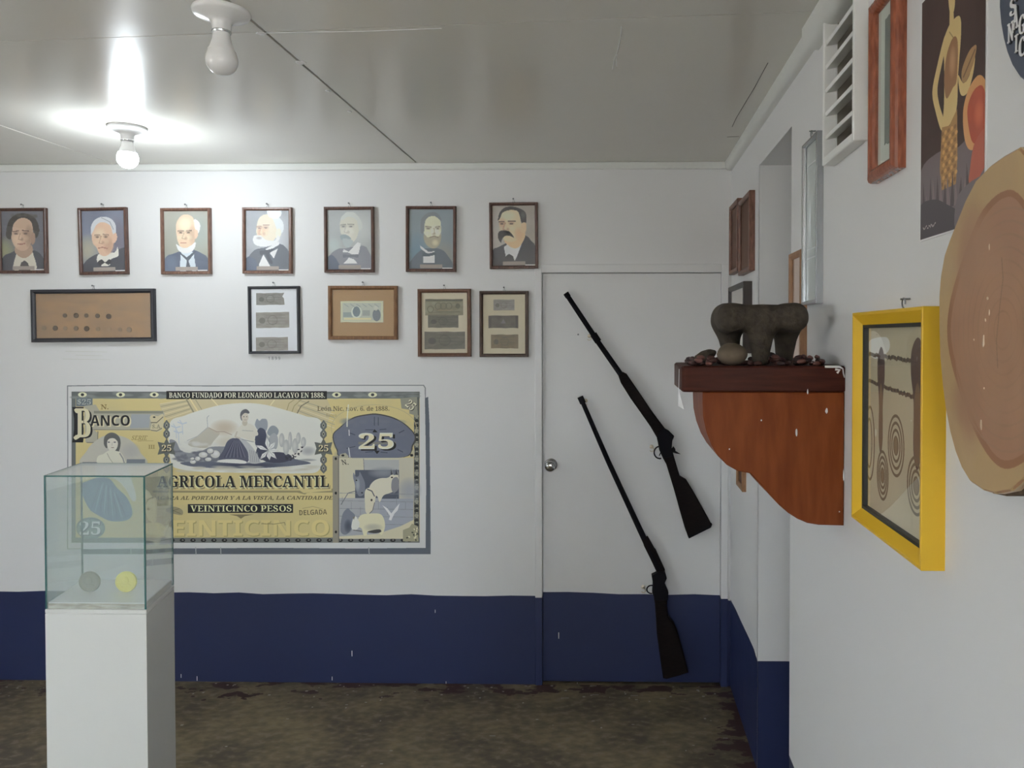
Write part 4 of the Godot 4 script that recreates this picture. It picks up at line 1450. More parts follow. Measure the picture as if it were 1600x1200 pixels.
	var yj := on_z(1200, 1033, ze).y
	painted_wall(wr, "opening_reveal", wavering(Vector3(RIGHT, 0, ze + 0.001), yj, Vector3(RIGHT + 0.45, 0, ze + 0.001), yj, 0.1, 0.003), Vector3.BACK, soffit, 0.01, white, navy)
	painted_wall(wr, "wall_over_opening", [[Vector3(RIGHT, 0, ze), soffit], [Vector3(RIGHT, 0, zn), soffit]], Vector3.LEFT, TOP + 0.05, 0.45, white, navy, soffit)
	var yn := on_x(1233, 1180, RIGHT).y
	var zv0 := -1.925
	var zv1 := -1.70
	painted_wall(wr, "wall_face", wavering(Vector3(RIGHT, 0, zn), yn, Vector3(RIGHT, 0, zv0), yn), Vector3.LEFT, TOP + 0.05, 0.45, white, navy)
	painted_wall(wr, "wall_under_vent", [[Vector3(RIGHT, 0, zv0), yn], [Vector3(RIGHT, 0, zv1), yn]], Vector3.LEFT, VENT_LOW + 0.015, 0.45, white, navy)
	painted_wall(wr, "wall_face", wavering(Vector3(RIGHT, 0, zv1), yn, Vector3(RIGHT, 0, 0.6), yn - 0.02), Vector3.LEFT, TOP + 0.05, 0.45, white, navy)
	windowed_wall(wr, "added_window_3", Vector3(RIGHT, 0, 0.6), Vector3(RIGHT, 0, REAR), Vector3.LEFT, 0.1, 2.8, 0.85, 2.15, white, navy)  # added window out of view, brings fill light from the right
	painted_wall(wr, "opening_end", [[Vector3(RIGHT + 0.45, 0, ze), yj], [Vector3(RIGHT + 0.45, 0, zn), yj]], Vector3.LEFT, soffit + 0.05, 0.1, white, navy)
	# left and rear walls, out of the picture, each with an added window that supplies fill light
	var wl := setting("wall_left")
	var wz := setting("wall_rear")
	windowed_wall(wl, "added_window_1", Vector3(LEFT, 0, REAR), Vector3(LEFT, 0, BACK), Vector3.RIGHT, REAR - 1.75, REAR - 0.2, 1.0, 2.15, white, navy)
	windowed_wall(wz, "added_window_2", Vector3(RIGHT + 0.1, 0, REAR), Vector3(LEFT - 0.15, 0, REAR), Vector3.FORWARD, RIGHT + 0.4, RIGHT + 1.1, 1.0, 2.2, white, navy)

	# ceiling: painted sheets with open joints under a closed deck
	var ce := setting("ceiling")
	var gloss := paint("glossy_ceiling_paint", tone(172, 170, 163, 178), 0.2)
	gloss.metallic_specular = 0.7
	gloss.roughness_texture = noise_texture(0.02, Color(0.85, 0.85, 0.85), Color(1, 1, 1), 9, 3)
	gloss.roughness = 0.24
	gloss.roughness_texture_channel = BaseMaterial3D.TEXTURE_CHANNEL_RED
	gloss.uv1_triplanar = true
	gloss.uv1_world_triplanar = true
	gloss.uv1_scale = Vector3(0.6, 0.6, 0.6)
	relief(gloss, bump_texture(0.008, 19, 3), 0.05)
	var ja := on_y(655, 258, TOP)
	var jb := on_y(386, 26, TOP)
	var sl := on_y(0, 65, TOP)
	var sr := on_y(1240, 19, TOP)
	var seam_z := func(x: float) -> float: return sl.z + (x - sl.x) / (sr.x - sl.x) * (sr.z - sl.z)
	var seam_x := func(z: float) -> float: return ja.x + (z - ja.z) / (jb.z - ja.z) * (jb.x - ja.x)
	var left2: float = on_y(10, 199, TOP).x
	var cols := [LEFT - 0.15, left2, 0.0, RIGHT + 0.6]      # middle joint follows seam_x
	var g := 0.003
	for i in 3:
		for j in 3:
			var quad_pts := []
			for cr in [[0, 0], [1, 0], [1, 1], [0, 1]]:
				var ci: int = i + cr[0]
				var rj: int = j + cr[1]
				var z := BACK - 0.15 if rj == 0 else REAR + 0.15
				var x: float = cols[ci]
				if rj == 1:
					z = seam_z.call(x if ci != 2 else ja.x)
				elif rj == 2:
					z = seam_z.call(x if ci != 2 else ja.x) + 2.44
				if ci == 2:
					x = seam_x.call(z)
				x += g * 1.4 * (1.0 if cr[0] == 0 else -1.0)
				z += g * 0.6 * (1.0 if cr[1] == 0 else -1.0)
				quad_pts.append(Vector2(x, -z))
			st = sheet()
			extrude(st, PackedVector2Array(quad_pts), TOP, TOP + 0.012, 0.0, Transform3D(Basis(Vector3.RIGHT, -PI / 2), Vector3.ZERO))
			obj("ceiling_panel", st, gloss, ce)
	st = sheet()
	box(st, Vector3(LEFT - 0.2, TOP + 0.02, BACK - 0.2), Vector3(RIGHT + 0.7, TOP + 0.12, REAR + 0.2))
	obj("deck", st, paint("dark_roof_deck", Color(0.05, 0.045, 0.04), 0.9), ce)
	# filler left in the joints and a long pale scratch
	var filler := paint("joint_filler", tone(200, 200, 194, 170), 0.6)
	for q in [[408, 52, 9, 3], [468, 98, 7, 4], [474, 97, 5, 3], [512, 142, 5, 3], [546, 174, 5, 3], [655, 261, 5, 2]]:
		st = sheet()
		var c := on_y(q[0], q[1], TOP)
		ellipsoid(st, c, Vector3(q[2] * 0.0016, 0.0025, q[3] * 0.004), Basis(), 6, 9, 0.5, int(q[0]))
		obj("filler_blob", st, filler, ce)
	st = sheet()
	for s in [[[971, 41], [969, 62], [964, 82], [960, 92], [957, 108]], [[964, 84], [963, 94], [964, 104]], [[400, 52], [470, 50], [560, 49], [690, 44]]]:
		for i in s.size() - 1:
			var a := on_y(s[i][0], s[i][1], TOP)
			var b := on_y(s[i + 1][0], s[i + 1][1], TOP)
			var r := 0.0012 if s.size() != 4 else 0.0016
			tube(st, [a, b], [r, r], 5)
	obj("paint_scratch", st, filler, ce)
	st = sheet()
	for s in [[[1200, 98], [1180, 135], [1160, 168], [1150, 185], [1144, 198]], [[1136, 214], [1155, 213]]]:
		for i in s.size() - 1:
			tube(st, [on_y(s[i][0], s[i][1], TOP), on_y(s[i + 1][0], s[i + 1][1], TOP)], [0.0014, 0.0014], 5)
	obj("hairline_crack", st, paint("crack_dark", tone(70, 68, 64, 160), 0.9), ce)

	# mouldings where the ceiling meets the walls
	var bead := paint("white_moulding_paint", tone(176, 177, 174, 178), 0.35)
	st = sheet()
	box(st, Vector3(LEFT, TOP - 0.034, BACK), Vector3(RIGHT, TOP, BACK + 0.016), 0.004)
	var t1 := obj("trim_1", st, bead)
	t1.set_meta("kind", "structure")
	var zs := on_y(1240, 50, TOP).z
	for k in 2:
		st = sheet()
		var r := 0.030 if k == 0 else 0.042
		var za := BACK if k == 0 else zs + 0.02
		var zb := zs if k == 0 else REAR
		var prof := PackedVector2Array([Vector2(RIGHT + 0.004, TOP), Vector2(RIGHT + 0.004, TOP - r * 1.35)])
		for i in 7:
			var a := -PI / 2 - PI / 2 * i / 6.0
			prof.append(Vector2(RIGHT - r * 0.35 + cos(a) * r * 0.75, TOP - r * 0.6 + sin(a) * r * 0.75))
		prof.append(Vector2(RIGHT - r * 1.1, TOP))
		extrude(st, prof, za, zb, 0.0)
		var t := obj("trim_%d" % (k + 2), st, bead)
		t.set_meta("kind", "structure")
	st = sheet()

# a wall from a to b with a glazed opening between two distances from a
func windowed_wall(parent: Node3D, win_name: String, a: Vector3, b: Vector3, out: Vector3, near: float, far: float, low: float, high: float, white: Material, navy: Material) -> void:
	var d := (b - a).normalized()
	var p := a + d * near
	var q := a + d * far
	painted_wall(parent, "wall_face", wavering(a, 0.44, p, 0.44, 0.5), out, TOP + 0.05, 0.15, white, navy)
	painted_wall(parent, "wall_face", wavering(q, 0.44, b, 0.44, 0.5), out, TOP + 0.05, 0.15, white, navy)
	painted_wall(parent, "wall_under_window", [[p, 0.44], [q, 0.44]], out, low, 0.15, white, navy)
	painted_wall(parent, "wall_over_window", [[p, high], [q, high]], out, TOP + 0.05, 0.15, white, navy, high)
	var win := setting(win_name)  # unseen window, added to let fill light into the room
	var frame := paint("white_window_wood", tone(190, 190, 186), 0.5)
	var basis := Basis(d, Vector3.UP, d.cross(Vector3.UP))
	var w := far - near
	var xf := Transform3D(basis, p - out * 0.08)
	for i in 4:
		var st := sheet()
		var x := w * i / 3.0
		box(st, Vector3(x - 0.025 if i else 0.0, low, -0.025), Vector3(x + 0.025 if i < 3 else w, high, 0.025), 0.004, xf)
		obj("mullion", st, frame, win)
	for y in [low, high - 0.04]:
		var st := sheet()
		box(st, Vector3(0.0, y, -0.024), Vector3(w, y + 0.04, 0.024), 0.004, xf)
		obj("window_rail", st, frame, win)
	var st := sheet()
	box(st, Vector3(0.0, low, -0.003), Vector3(w, high, 0.003), 0.0, xf)
	obj("pane", st, glass("window_glass", Color(0.8, 0.9, 0.88), 0.04), win)

func build_lamps() -> void:
	lamp(Vector2(199, 203), FRONT_BULB, "lit bare bulb glowing under a white ceiling plate near the portraits")
	lamp(Vector2(346, 24), 0.0, "unlit bare bulb in a white ceiling plate beside the ceiling joint")

# ------------------------------------------------------------------ door in the back wall
func build_door() -> void:
	var white: Material = materials["white_wall_paint"]
	var navy: Material = materials["navy_dado_paint"]
	var d := setting("door_1")
	var xl := on_z(847, 600, BACK).x
	var xr := on_z(1127, 600, BACK).x
	var ol := on_z(836, 600, BACK).x
	var orr := on_z(1138, 600, BACK).x
	var top := on_z(980, 426, BACK).y
	var otop := on_z(980, 413, BACK).y
	var zf := BACK - 0.012        # face of the leaf
	var yp := on_z(980, 926, zf).y
	painted_wall(d, "door_leaf", wavering(Vector3(xl + 0.002, 0, zf), yp, Vector3(xr - 0.002, 0, zf), yp - 0.01), Vector3.BACK, top - 0.003, 0.04, white, navy, 0.012)
	var yc := on_z(842, 933, BACK).y
	for side in 2:
		var a := ol if side == 0 else xr
		var b := xl if side == 0 else orr
		for part in 2:
			var st := sheet()
			box(st, Vector3(a, 0.0 if part == 0 else yc, BACK - 0.06), Vector3(b, yc if part == 0 else otop, BACK + 0.010), 0.002)
			obj("door_jamb", st, navy if part == 0 else white, d)
	var st := sheet()
	box(st, Vector3(xl, top, BACK - 0.06), Vector3(xr, otop, BACK + 0.010), 0.002)
	obj("door_head", st, white, d)
	# added board behind the leaf, so that no daylight comes past it
	st = sheet()
	box(st, Vector3(ol - 0.1, -0.05, BACK - 0.2), Vector3(orr + 0.1, otop + 0.1, BACK - 0.15))
	obj("backing_board", st, paint("dark_backing", Color(0.1, 0.1, 0.1), 0.9), d)
	# knob
	var chrome := paint("chrome_knob", Color(0.72, 0.72, 0.72), 0.12, 1.0)
	var c := on_z(861, 726, zf)
	st = sheet()
	lathe(st, [Vector2(0, 0.0), Vector2(0.031, 0.0), Vector2(0.031, 0.003), Vector2(0.026, 0.008), Vector2(0.012, 0.011), Vector2(0.011, 0.028), Vector2(0.018, 0.033), Vector2(0.0255, 0.042), Vector2(0.0265, 0.052), Vector2(0.022, 0.061), Vector2(0.010, 0.065), Vector2(0, 0.065)], 28, Transform3D(Basis(Vector3.RIGHT, PI / 2), c))
	var knob := obj("door_knob", st, chrome, d)
	st = sheet()
	lathe(st, [Vector2(0, 0.0), Vector2(0.006, 0.0), Vector2(0.006, 0.002), Vector2(0, 0.002)], 14, Transform3D(Basis(Vector3.RIGHT, PI / 2), c + Vector3(0, 0, 0.0648)))
	obj("lock_button", st, paint("lock_brass", Color(0.5, 0.46, 0.38), 0.25, 1.0), knob)
	var flake := paint("bare_plaster", Color.WHITE)
	for q in [[873, 993, 1.2, 10], [902, 1070, 1, 8]]:
		st = sheet()
		var p := on_z(q[0], q[1], zf)
		box(st, p - Vector3(q[2] * 0.0015, q[3] * 0.0015, 0.0002), p + Vector3(q[2] * 0.0015, q[3] * 0.0015, 0.001))
		obj("paint_chip", st, flake, d)

func build_mural() -> void:
	var z := BACK + 0.0012
	var a := on_z(103, 867, z)
	var b := on_z(674, 867, z)
	var c := on_z(674, 599, z)
	var d := on_z(103, 599, z)
	var o := Vector3((a.x + b.x) / 2, a.y, BACK)
	var st := sheet()
	quad(st, a - o, b - o, c - o, d - o, Vector3.BACK)
	var k := Vector3(0, 0, -0.001)
	flat_quad(st, a - o, b - o, b - o + k, a - o + k, Vector3.DOWN)
	flat_quad(st, d - o, c - o, c - o + k, d - o + k, Vector3.UP)
	var m := obj("banknote_mural", st, printed("mural_paint", mural_art(), 0.6))
	m.position = o
	tag(m, "giant yellow and grey banknote painted on the white wall, worth 25", "mural")

# ------------------------------------------------------------------ portraits
func build_portraits() -> void:
	var corners := [
		[[-6, 325], [70, 324.5], [72, 427], [-3, 427]],
		[[118.6, 324], [195.5, 324], [199, 428.6], [125, 429]],
		[[248.6, 324.4], [327, 325], [329.2, 428.4], [251.8, 428]],
		[[376.9, 323.4], [454.7, 324], [455.2, 427.5], [379, 427]],
		[[504.8, 322.5], [582.5, 323], [585, 426], [507, 425]],
		[[633.4, 321.6], [711.6, 322], [712.5, 425], [634, 424]],
		[[764, 316.5], [840, 315.4], [840.6, 419.4], [765, 420]]]
	var labels := [
		"framed portrait of a man with thick dark curly hair and white collar",
		"framed portrait of an old man with white hair and black bow tie",
		"framed portrait of a bald man with white side hair and chin beard",
		"framed portrait of a white-bearded man turned sideways, dark necktie and coat",
		"framed portrait of a pale grey man with moustache and goatee",
		"framed portrait of a bearded man before a blue-grey ground, white shirt front",
		"framed portrait of a man with black hair and big dark moustache"]
	var pane := glass("picture_glass", Color(0.9, 0.93, 0.93), 0.05)
	var fm := wood("dark_portrait_moulding", tone(52, 36, 32, 178), tone(92, 66, 56, 178), 0.35, Vector3(14, 3, 14), 7)
	var fm2 := wood("brown_portrait_moulding", tone(72, 50, 42, 178), tone(116, 88, 74, 178), 0.35, Vector3(14, 3, 14), 8)
	for i in 7:
		var place := hung(corners[i], true, 0.02)
		var t := picture("portrait", labels[i], "portrait", "row of framed portraits on the back wall", place, 0.0, 0.0145, 0.020, fm2 if i in [2, 3] else fm, printed("portrait_print_%d" % i, portrait_art(i), 0.5), pane)
		var st := sheet()
		var y: float = -place.h / 2 + 0.0145
		box(st, Vector3(-0.054, y + 0.003, 0.0082), Vector3(0.054, y + 0.021, 0.0096), 0.0004)
		obj("name_plate", st, paint("dull_name_plate", tone(136, 126, 120, 180), 0.45), t.get_meta("sheet"))
		st = sheet()
		box(st, Vector3(0.054, y + 0.001, 0.0082), Vector3(0.100, y + 0.006, 0.0092))
		obj("pale_strip", st, paint("pale_strip_white", tone(196, 196, 190, 180), 0.5), t.get_meta("sheet"))  # short pale strip at the lower right of each picture

# ------------------------------------------------------------------ frames with coins and old banknotes
func build_money_frames() -> void:
	var pane := glass("picture_glass", Color(0.9, 0.93, 0.93), 0.05)
	var black := paint("black_frame_lacquer", tone(34, 35, 40, 180), 0.4)
	var board := paint("tan_card", Color.WHITE, 0.8)
	board.albedo_texture = noise_texture(0.01, tone(124, 102, 80, 182), tone(142, 112, 80, 182), 41, 3)
	# coins
	var c1 := [[45.9, 450.6], [239.4, 452.8], [241.9, 535.5], [50, 533]]
	var place := hung(c1, true, 0.02)
	var t := picture("coin_display", "black framed tan board with two rows of small coins", "picture frame", "", place, 0.0, 0.020, 0.022, black, board, pane)
	var to_local := t.transform.affine_inverse()
	var face: float = t.get_meta("face")
	var coins := [[101.5, 493, 3.4, 70, 58, 44], [119, 493, 4, 66, 54, 40], [135, 493, 3.4, 84, 70, 54], [152.5, 493.6, 3.6, 66, 54, 40], [170, 494.4, 4.2, 60, 46, 32], [69, 512.6, 3.6, 112, 96, 76], [86.5, 512.8, 4, 66, 52, 36], [102, 513, 3.4, 118, 100, 80], [119, 513.2, 3.8, 88, 72, 56], [135.5, 513.6, 4.2, 62, 46, 28], [153, 514, 3.4, 116, 98, 76], [171, 514.4, 3.2, 130, 108, 84], [187.5, 515, 3.4, 112, 94, 74], [202, 515.2, 4.2, 106, 90, 72]]
	for q in coins:
		var p := to_local * on_z(q[0], q[1], BACK + face)
		var st := sheet()
		var r: float = q[2] * 0.00308
		lathe(st, [Vector2(r, 0), Vector2(r, 0.0016), Vector2(r * 0.86, 0.0018), Vector2(r * 0.8, 0.0013), Vector2(0, 0.0014)], 20, Transform3D(Basis(Vector3.RIGHT, PI / 2), Vector3(p.x, p.y, face)))
		obj("coin", st, paint("coin_metal_%d_%d" % [q[3], q[4]], tone(q[3], q[4], q[5], 182), 0.4, 0.3), t)
	# banknotes in frames
	var frames := [
		{"c": [[386, 446.6], [466, 447.5], [468.6, 552.5], [389, 553]], "rail": 0.013, "name": "framed_banknotes", "label": "black framed white sheet with three worn grey banknotes, year painted below", "mat": black, "card": tone(188, 190, 200, 184),
			"notes": [[422.5, 467, 45, 19, 0, [[0.5, 0.5], [0.42, 0.2], [0.48, 0.02]]], [426, 500, 53, 25, 1, []], [425, 537.5, 51, 22, 1, []]]},
		{"c": [[512, 446], [620.4, 447], [620.8, 531], [513, 530.6]], "rail": 0.018, "name": "framed_banknotes", "label": "brown framed tan card with a single pale green banknote", "mat": wood("tan_frame_wood", tone(84, 58, 36, 178), tone(112, 80, 52, 178), 0.4, Vector3(14, 3, 14), 12), "card": tone(142, 114, 80, 180),
			"notes": [[565.5, 487, 68, 34, 5, []]]},
		{"c": [[652, 451.6], [735.7, 451.3], [735.4, 557.2], [653, 557.7]], "rail": 0.018, "name": "framed_banknotes", "label": "brown framed cream sheet with three large overlapping torn banknotes", "mat": wood("brown_frame_wood", tone(60, 38, 26, 174), tone(90, 62, 44, 174), 0.4, Vector3(14, 3, 14), 13), "card": tone(166, 158, 138, 174),
			"notes": [[694, 480, 60, 26, 2, []], [692.5, 502, 48, 20, 6, []], [695, 532, 64, 28, 6, []]]},
		{"c": [[748.6, 454.4], [825.8, 454.7], [825.2, 557.6], [749.6, 558]], "rail": 0.016, "name": "framed_banknotes", "label": "dark brown framed cream sheet with three small banknotes below the moustached portrait", "mat": wood("darkest_frame_wood", tone(36, 24, 18, 170), tone(62, 44, 32, 170), 0.4, Vector3(14, 3, 14), 14), "card": tone(164, 156, 134, 172),
			"notes": [[787.5, 476.5, 33, 17, 1, []], [786.5, 503, 47, 20, 3, []], [788.5, 533.5, 43, 22, 4, []]]}]
	for k in frames.size():
		var f: Dictionary = frames[k]
		place = hung(f.c, true, 0.018)
		t = picture(f.name, f.label, "picture frame", "framed old banknotes on the back wall", place, 0.0, f.rail, 0.020, f.mat, paint("note_card_%d" % k, f.card, 0.8), pane)
		to_local = t.transform.affine_inverse()
		face = t.get_meta("face")
		for n in f.notes:
			var p := to_local * on_z(n[0], n[1], BACK + face)
			var st := sheet()
			extrude(st, torn_outline(n[2] * 0.00306, n[3] * 0.00306, 0.0022, n[5]), 0.0, 0.0006, 0.0, Transform3D(Basis(), Vector3(p.x, p.y, face + 0.0002)))
			var key := "old_note_%d" % n[4]
			obj("banknote", st, materials[key] if materials.has(key) else printed(key, note_art(n[4]), 0.85), t)

# ------------------------------------------------------------------ pedestal, glass case and the two discs
func build_case() -> void:
	var depth := 2.2
	var front_left := on_z(70.5, 952, -depth)
	var y := front_left.y
	var fl := on_y(70.5, 952, y)
	var fr := on_y(228.5, 953, y)
	var br := on_y(272, 914, y)
	var bl := fl + (br - fr)
	var base := (fl + fr + br + bl) / 4.0
	base.y = 0.0
	var at := func(p: Vector3) -> Vector2: return Vector2(p.x - base.x, -(p.z - base.z))
	var up := Transform3D(Basis(Vector3.RIGHT, -PI / 2), Vector3.ZERO)
	var foot := PackedVector2Array([at.call(fl), at.call(fr), at.call(br), at.call(bl)])
	var t := thing("pedestal", "tall white wooden pedestal under the glass case", "pedestal", base)
	var board := paint("white_pedestal_paint", tone(168, 168, 164, 184), 0.5)
	relief(board, bump_texture(0.01, 51, 3), 0.1)
	board.uv1_triplanar = true
	var st := sheet()
	extrude(st, foot, 0.0, y - 0.012, 0.002, up)
	obj("body", st, board, t)
	st = sheet()
	extrude(st, foot, y - 0.012, y, 0.0015, up)
	obj("top_board", st, board, t)

	# case
	var inset := func(k: float) -> PackedVector2Array:
		var r := PackedVector2Array()
		for i in 4:
			r.append(foot[i].lerp((foot[0] + foot[2]) / 2, k))
		return r
	var cs := thing("glass_case", "clear greenish glass display case on the white pedestal", "display case", Vector3(base.x, y, base.z))
	st = sheet()
	var lo: PackedVector2Array = inset.call(0.045)
	extrude(st, lo, 0.0, 0.016, 0.001, up)
	var edge := paint("worn_board_edge", Color.WHITE, 0.7)
	edge.albedo_texture = noise_texture(0.02, tone(128, 118, 104, 180), tone(186, 182, 172, 180), 61, 4)
	edge.uv1_triplanar = true
	edge.uv1_scale = Vector3(3, 12, 3)
	obj("base_board", st, edge, cs)
	st = sheet()
	extrude(st, inset.call(0.05), 0.016, 0.0185, 0.0, up)
	obj("base_top", st, paint("white_base_top", tone(222, 224, 218, 185), 0.4), cs)
	var gm := glass("greenish_case_glass", Color(0.74, 0.82, 0.81), 0.17)
	var green := paint("glass_cut_edge", tone(44, 78, 76, 180), 0.15)
	var o: PackedVector2Array = inset.call(0.004)
	var gh: float = on_z(66, 743, fl.z).y - y
	var th := 0.004
	for i in 4:
		var a := o[i]
		var b := o[(i + 1) % 4]
		var d := (b - a).normalized()
		var n := Vector2(-d.y, d.x)
		if n.dot(-a) < 0:
			n = -n
		var p := PackedVector2Array([a + d * th, b - d * th, b - d * th + n * th, a + d * th + n * th])
		st = sheet()
		extrude(st, p, 0.001, gh - th, 0.0, up)
		obj("glass_pane", st, gm, cs)
		st = sheet()
		var q := PackedVector2Array([a - d * 0.0, a + d * th, a + d * th + n * th, a + n * th])
		extrude(st, q, 0.001, gh - th, 0.0, up)
		obj("glued_corner", st, green, cs)
		st = sheet()
		var e := PackedVector2Array([a, b, b + n * 0.0028, a + n * 0.0028])
		extrude(st, e, gh - th, gh, 0.0, up)
		obj("top_edge", st, green, cs)
	st = sheet()
	extrude(st, inset.call(0.03), gh - th, gh - 0.0002, 0.0, up)
	obj("top_pane", st, gm, cs)

	# discs
	var ys := y + 0.0185
	for k in 2:
		var px := [141.0, 198.0][k] as float
		var foot_at := on_y(px, 924.5, ys)
		var r := 0.0315
		var tt := thing("medal", ["silver grey round medal standing in the glass case", "golden yellow round medal standing in the glass case"][k], "medal", foot_at, 0.05, "medals in the glass case")
		var xf := Transform3D(Basis(Vector3.RIGHT, PI / 2), Vector3(0, r, -0.002))
		st = sheet()
		lathe(st, [Vector2(0, 0.0), Vector2(r * 0.94, 0.0), Vector2(r, 0.0012), Vector2(r, 0.0068), Vector2(r * 0.97, 0.008), Vector2(r * 0.89, 0.008), Vector2(r * 0.86, 0.0066), Vector2(0, 0.0066)], 48, xf)
		var m := paint("medal_silver" if k == 0 else "medal_gold", tone(120, 115, 104, 180) if k == 0 else tone(220, 182, 92, 180), 0.3, 0.25)
		relief(m, bump_texture(0.03, 71 + k, 4), 0.12)
		m.uv1_triplanar = true
		m.uv1_scale = Vector3(6, 6, 6)
		var disc := obj("disc", st, m, tt)
		st = sheet()
		for i in 30:
			var a := TAU * i / 30.0
			ellipsoid(st, Vector3(cos(a) * r * 0.8, r + sin(a) * r * 0.8, 0.0046), Vector3(0.0014, 0.0014, 0.0007), Basis(), 4, 6)
		ellipsoid(st, Vector3(0, r + 0.004, 0.0042), Vector3(0.010, 0.012, 0.0022), Basis(), 8, 12)
		ellipsoid(st, Vector3(0, r - 0.012, 0.0042), Vector3(0.015, 0.008, 0.002), Basis(), 8, 12)
		obj("relief", st, m, disc)

# ------------------------------------------------------------------ rifles and their hooks
func cup_hook(label: String, px: float, py: float, flip: float, z: float) -> void:
	var at := on_z(px, py, z)
	var t := thing("cup_hook", label, "hook", at, 0.0, "brass hooks carrying the rifles")
	var brass := paint("dull_brass", tone(150, 142, 128, 160), 0.3, 0.7)
	var st := sheet()
	lathe(st, [Vector2(0, 0), Vector2(0.010, 0), Vector2(0.010, 0.002), Vector2(0.004, 0.004), Vector2(0, 0.004)], 16, Transform3D(Basis(Vector3.RIGHT, PI / 2), Vector3.ZERO))
	obj("rose", st, brass, t)
	st = sheet()
	var pts := [Vector3(0, 0, 0.003), Vector3(0, 0, 0.018)]
	var rad := [0.0022, 0.0022]
	for i in 9:
		var a := PI / 2 + PI * 1.35 * i / 8.0
		pts.append(Vector3(flip * (0.004 + cos(a) * 0.010) - flip * 0.004, -0.010 + sin(a) * 0.010, 0.024))
		rad.append(0.0021)
	tube(st, pts, rad, 8)
	obj("hook", st, brass, t)

func build_rifles() -> void:
	var door_z := BACK - 0.012
	var zc := door_z + 0.040          # middle plane of the guns
	var iron := paint("dark_gun_iron", tone(15, 14, 17, 165), 0.6)
	iron.metallic_specular = 0.2
	var stock := wood("dark_walnut_stock", tone(13, 10, 10, 165), tone(23, 17, 16, 165), 0.6, Vector3(4, 20, 4), 33)
	stock.metallic_specular = 0.2
	var g1 := on_z(1090, 832, zc)
	var t := thing("rifle", "old rifle with long fore stock hung higher on the white door", "rifle", Vector3(g1.x, g1.y, door_z), 0.0, "old rifles hung on the door")
	var inv := t.transform.affine_inverse()
	var zl := zc - door_z
	var lift := func(px: float, py: float) -> Vector3: return inv * on_z(px, py, zc)
	var outline := func(flat: Array) -> PackedVector2Array:
		var p := PackedVector2Array()
		for i in range(0, flat.size(), 2):
			var q: Vector3 = lift.call(flat[i], flat[i + 1])
			p.append(Vector2(q.x, q.y))
		return p
	var barrel: MeshInstance3D
	var lock: MeshInstance3D
	var butt: MeshInstance3D
	var st := sheet()
	tube(st, [lift.call(885, 459.5), lift.call(935, 535), lift.call(1000, 628), lift.call(1038, 684)], [0.0115, 0.0125, 0.014, 0.016], 16)
	barrel = obj("barrel", st, iron, t)
	st = sheet()
	tube(st, [lift.call(884, 458), lift.call(888, 464)], [0.0135, 0.0135], 16)
	obj("muzzle_band", st, iron, barrel)
	st = sheet()
	tube(st, [lift.call(927, 522), lift.call(935, 534)], [0.0165, 0.0165], 16)
	obj("barrel_band", st, iron, barrel)
	st = sheet()
	extrude(st, outline.call([966, 587, 970, 598, 985, 622, 1000, 643, 1016, 666, 1026, 683, 1030, 700, 1036, 716, 1041, 725, 1047, 745, 1054, 768, 1062, 797, 1070, 825, 1075, 838, 1080, 837, 1095, 830, 1108, 823, 1111, 818, 1107, 810, 1096, 790, 1082, 765, 1072, 749, 1062, 743, 1058, 730, 1052, 710, 1049, 698, 1048, 684, 1038, 668, 1028, 655, 1017, 640, 1005, 622, 990, 600, 979, 584, 973, 581]), zl - 0.019, zl + 0.019, 0.006)
	butt = obj("stock", st, stock, t)
	st = sheet()
	extrude(st, outline.call([1026, 680, 1030, 703, 1036, 716, 1051, 712, 1049, 700, 1050, 688, 1053, 681, 1045, 673, 1036, 668]), zl - 0.022, zl + 0.022, 0.003)
	lock = obj("receiver", st, iron, t)
	st = sheet()
	extrude(st, outline.call([1049, 701, 1052, 697, 1055, 701, 1055, 704, 1063, 709, 1056, 708, 1050, 706]), zl + 0.002, zl + 0.014, 0.001)
	obj("hammer", st, iron, lock)
	st = sheet()
	var loop := []
	var lr := []
	for i in 13:
		var a := PI * 0.30 + PI * 1.28 * i / 12.0
		loop.append(lift.call(1031 + cos(a) * 9.0, 707 - sin(a) * 9.6))
		lr.append(0.0034)
	tube(st, loop, lr, 8)
	tube(st, [lift.call(1036, 703), lift.call(1032, 708), lift.call(1030, 712)], [0.003, 0.0026, 0.002], 8)
	obj("trigger_guard", st, iron, lock)
	st = sheet()
	extrude(st, outline.call([1074, 836, 1076, 840, 1110, 823, 1112, 818, 1108, 819, 1094, 828]), zl - 0.020, zl + 0.020, 0.002)
	obj("butt_plate", st, iron, butt)

	var g2 := on_z(1055, 1052, zc)
	t = thing("rifle", "old rifle with bare slender barrel hung lower, butt against the navy door", "rifle", Vector3(g2.x, g2.y, door_z), 0.0, "old rifles hung on the door")
	inv = t.transform.affine_inverse()
	lift = func(px: float, py: float) -> Vector3: return inv * on_z(px, py, zc)
	outline = func(flat: Array) -> PackedVector2Array:
		var p := PackedVector2Array()
		for i in range(0, flat.size(), 2):
			var q: Vector3 = lift.call(flat[i], flat[i + 1])
			p.append(Vector2(q.x, q.y))
		return p
	st = sheet()
	tube(st, [lift.call(907.5, 622), lift.call(950, 720), lift.call(1008, 845), lift.call(1030, 890)], [0.0105, 0.0120, 0.0140, 0.0165], 16)
	barrel = obj("barrel", st, iron, t)
	st = sheet()
	tube(st, [lift.call(906.5, 620), lift.call(911, 630)], [0.0145, 0.0145], 16)
	obj("muzzle_band", st, iron, barrel)
	st = sheet()
	extrude(st, outline.call([1003, 842, 1006, 852, 1014, 868, 1027, 893, 1034, 896, 1039, 890, 1033, 877, 1028, 866, 1012, 838]), zl - 0.014, zl + 0.014, 0.003)
	obj("fore_end", st, stock, t)
	st = sheet()
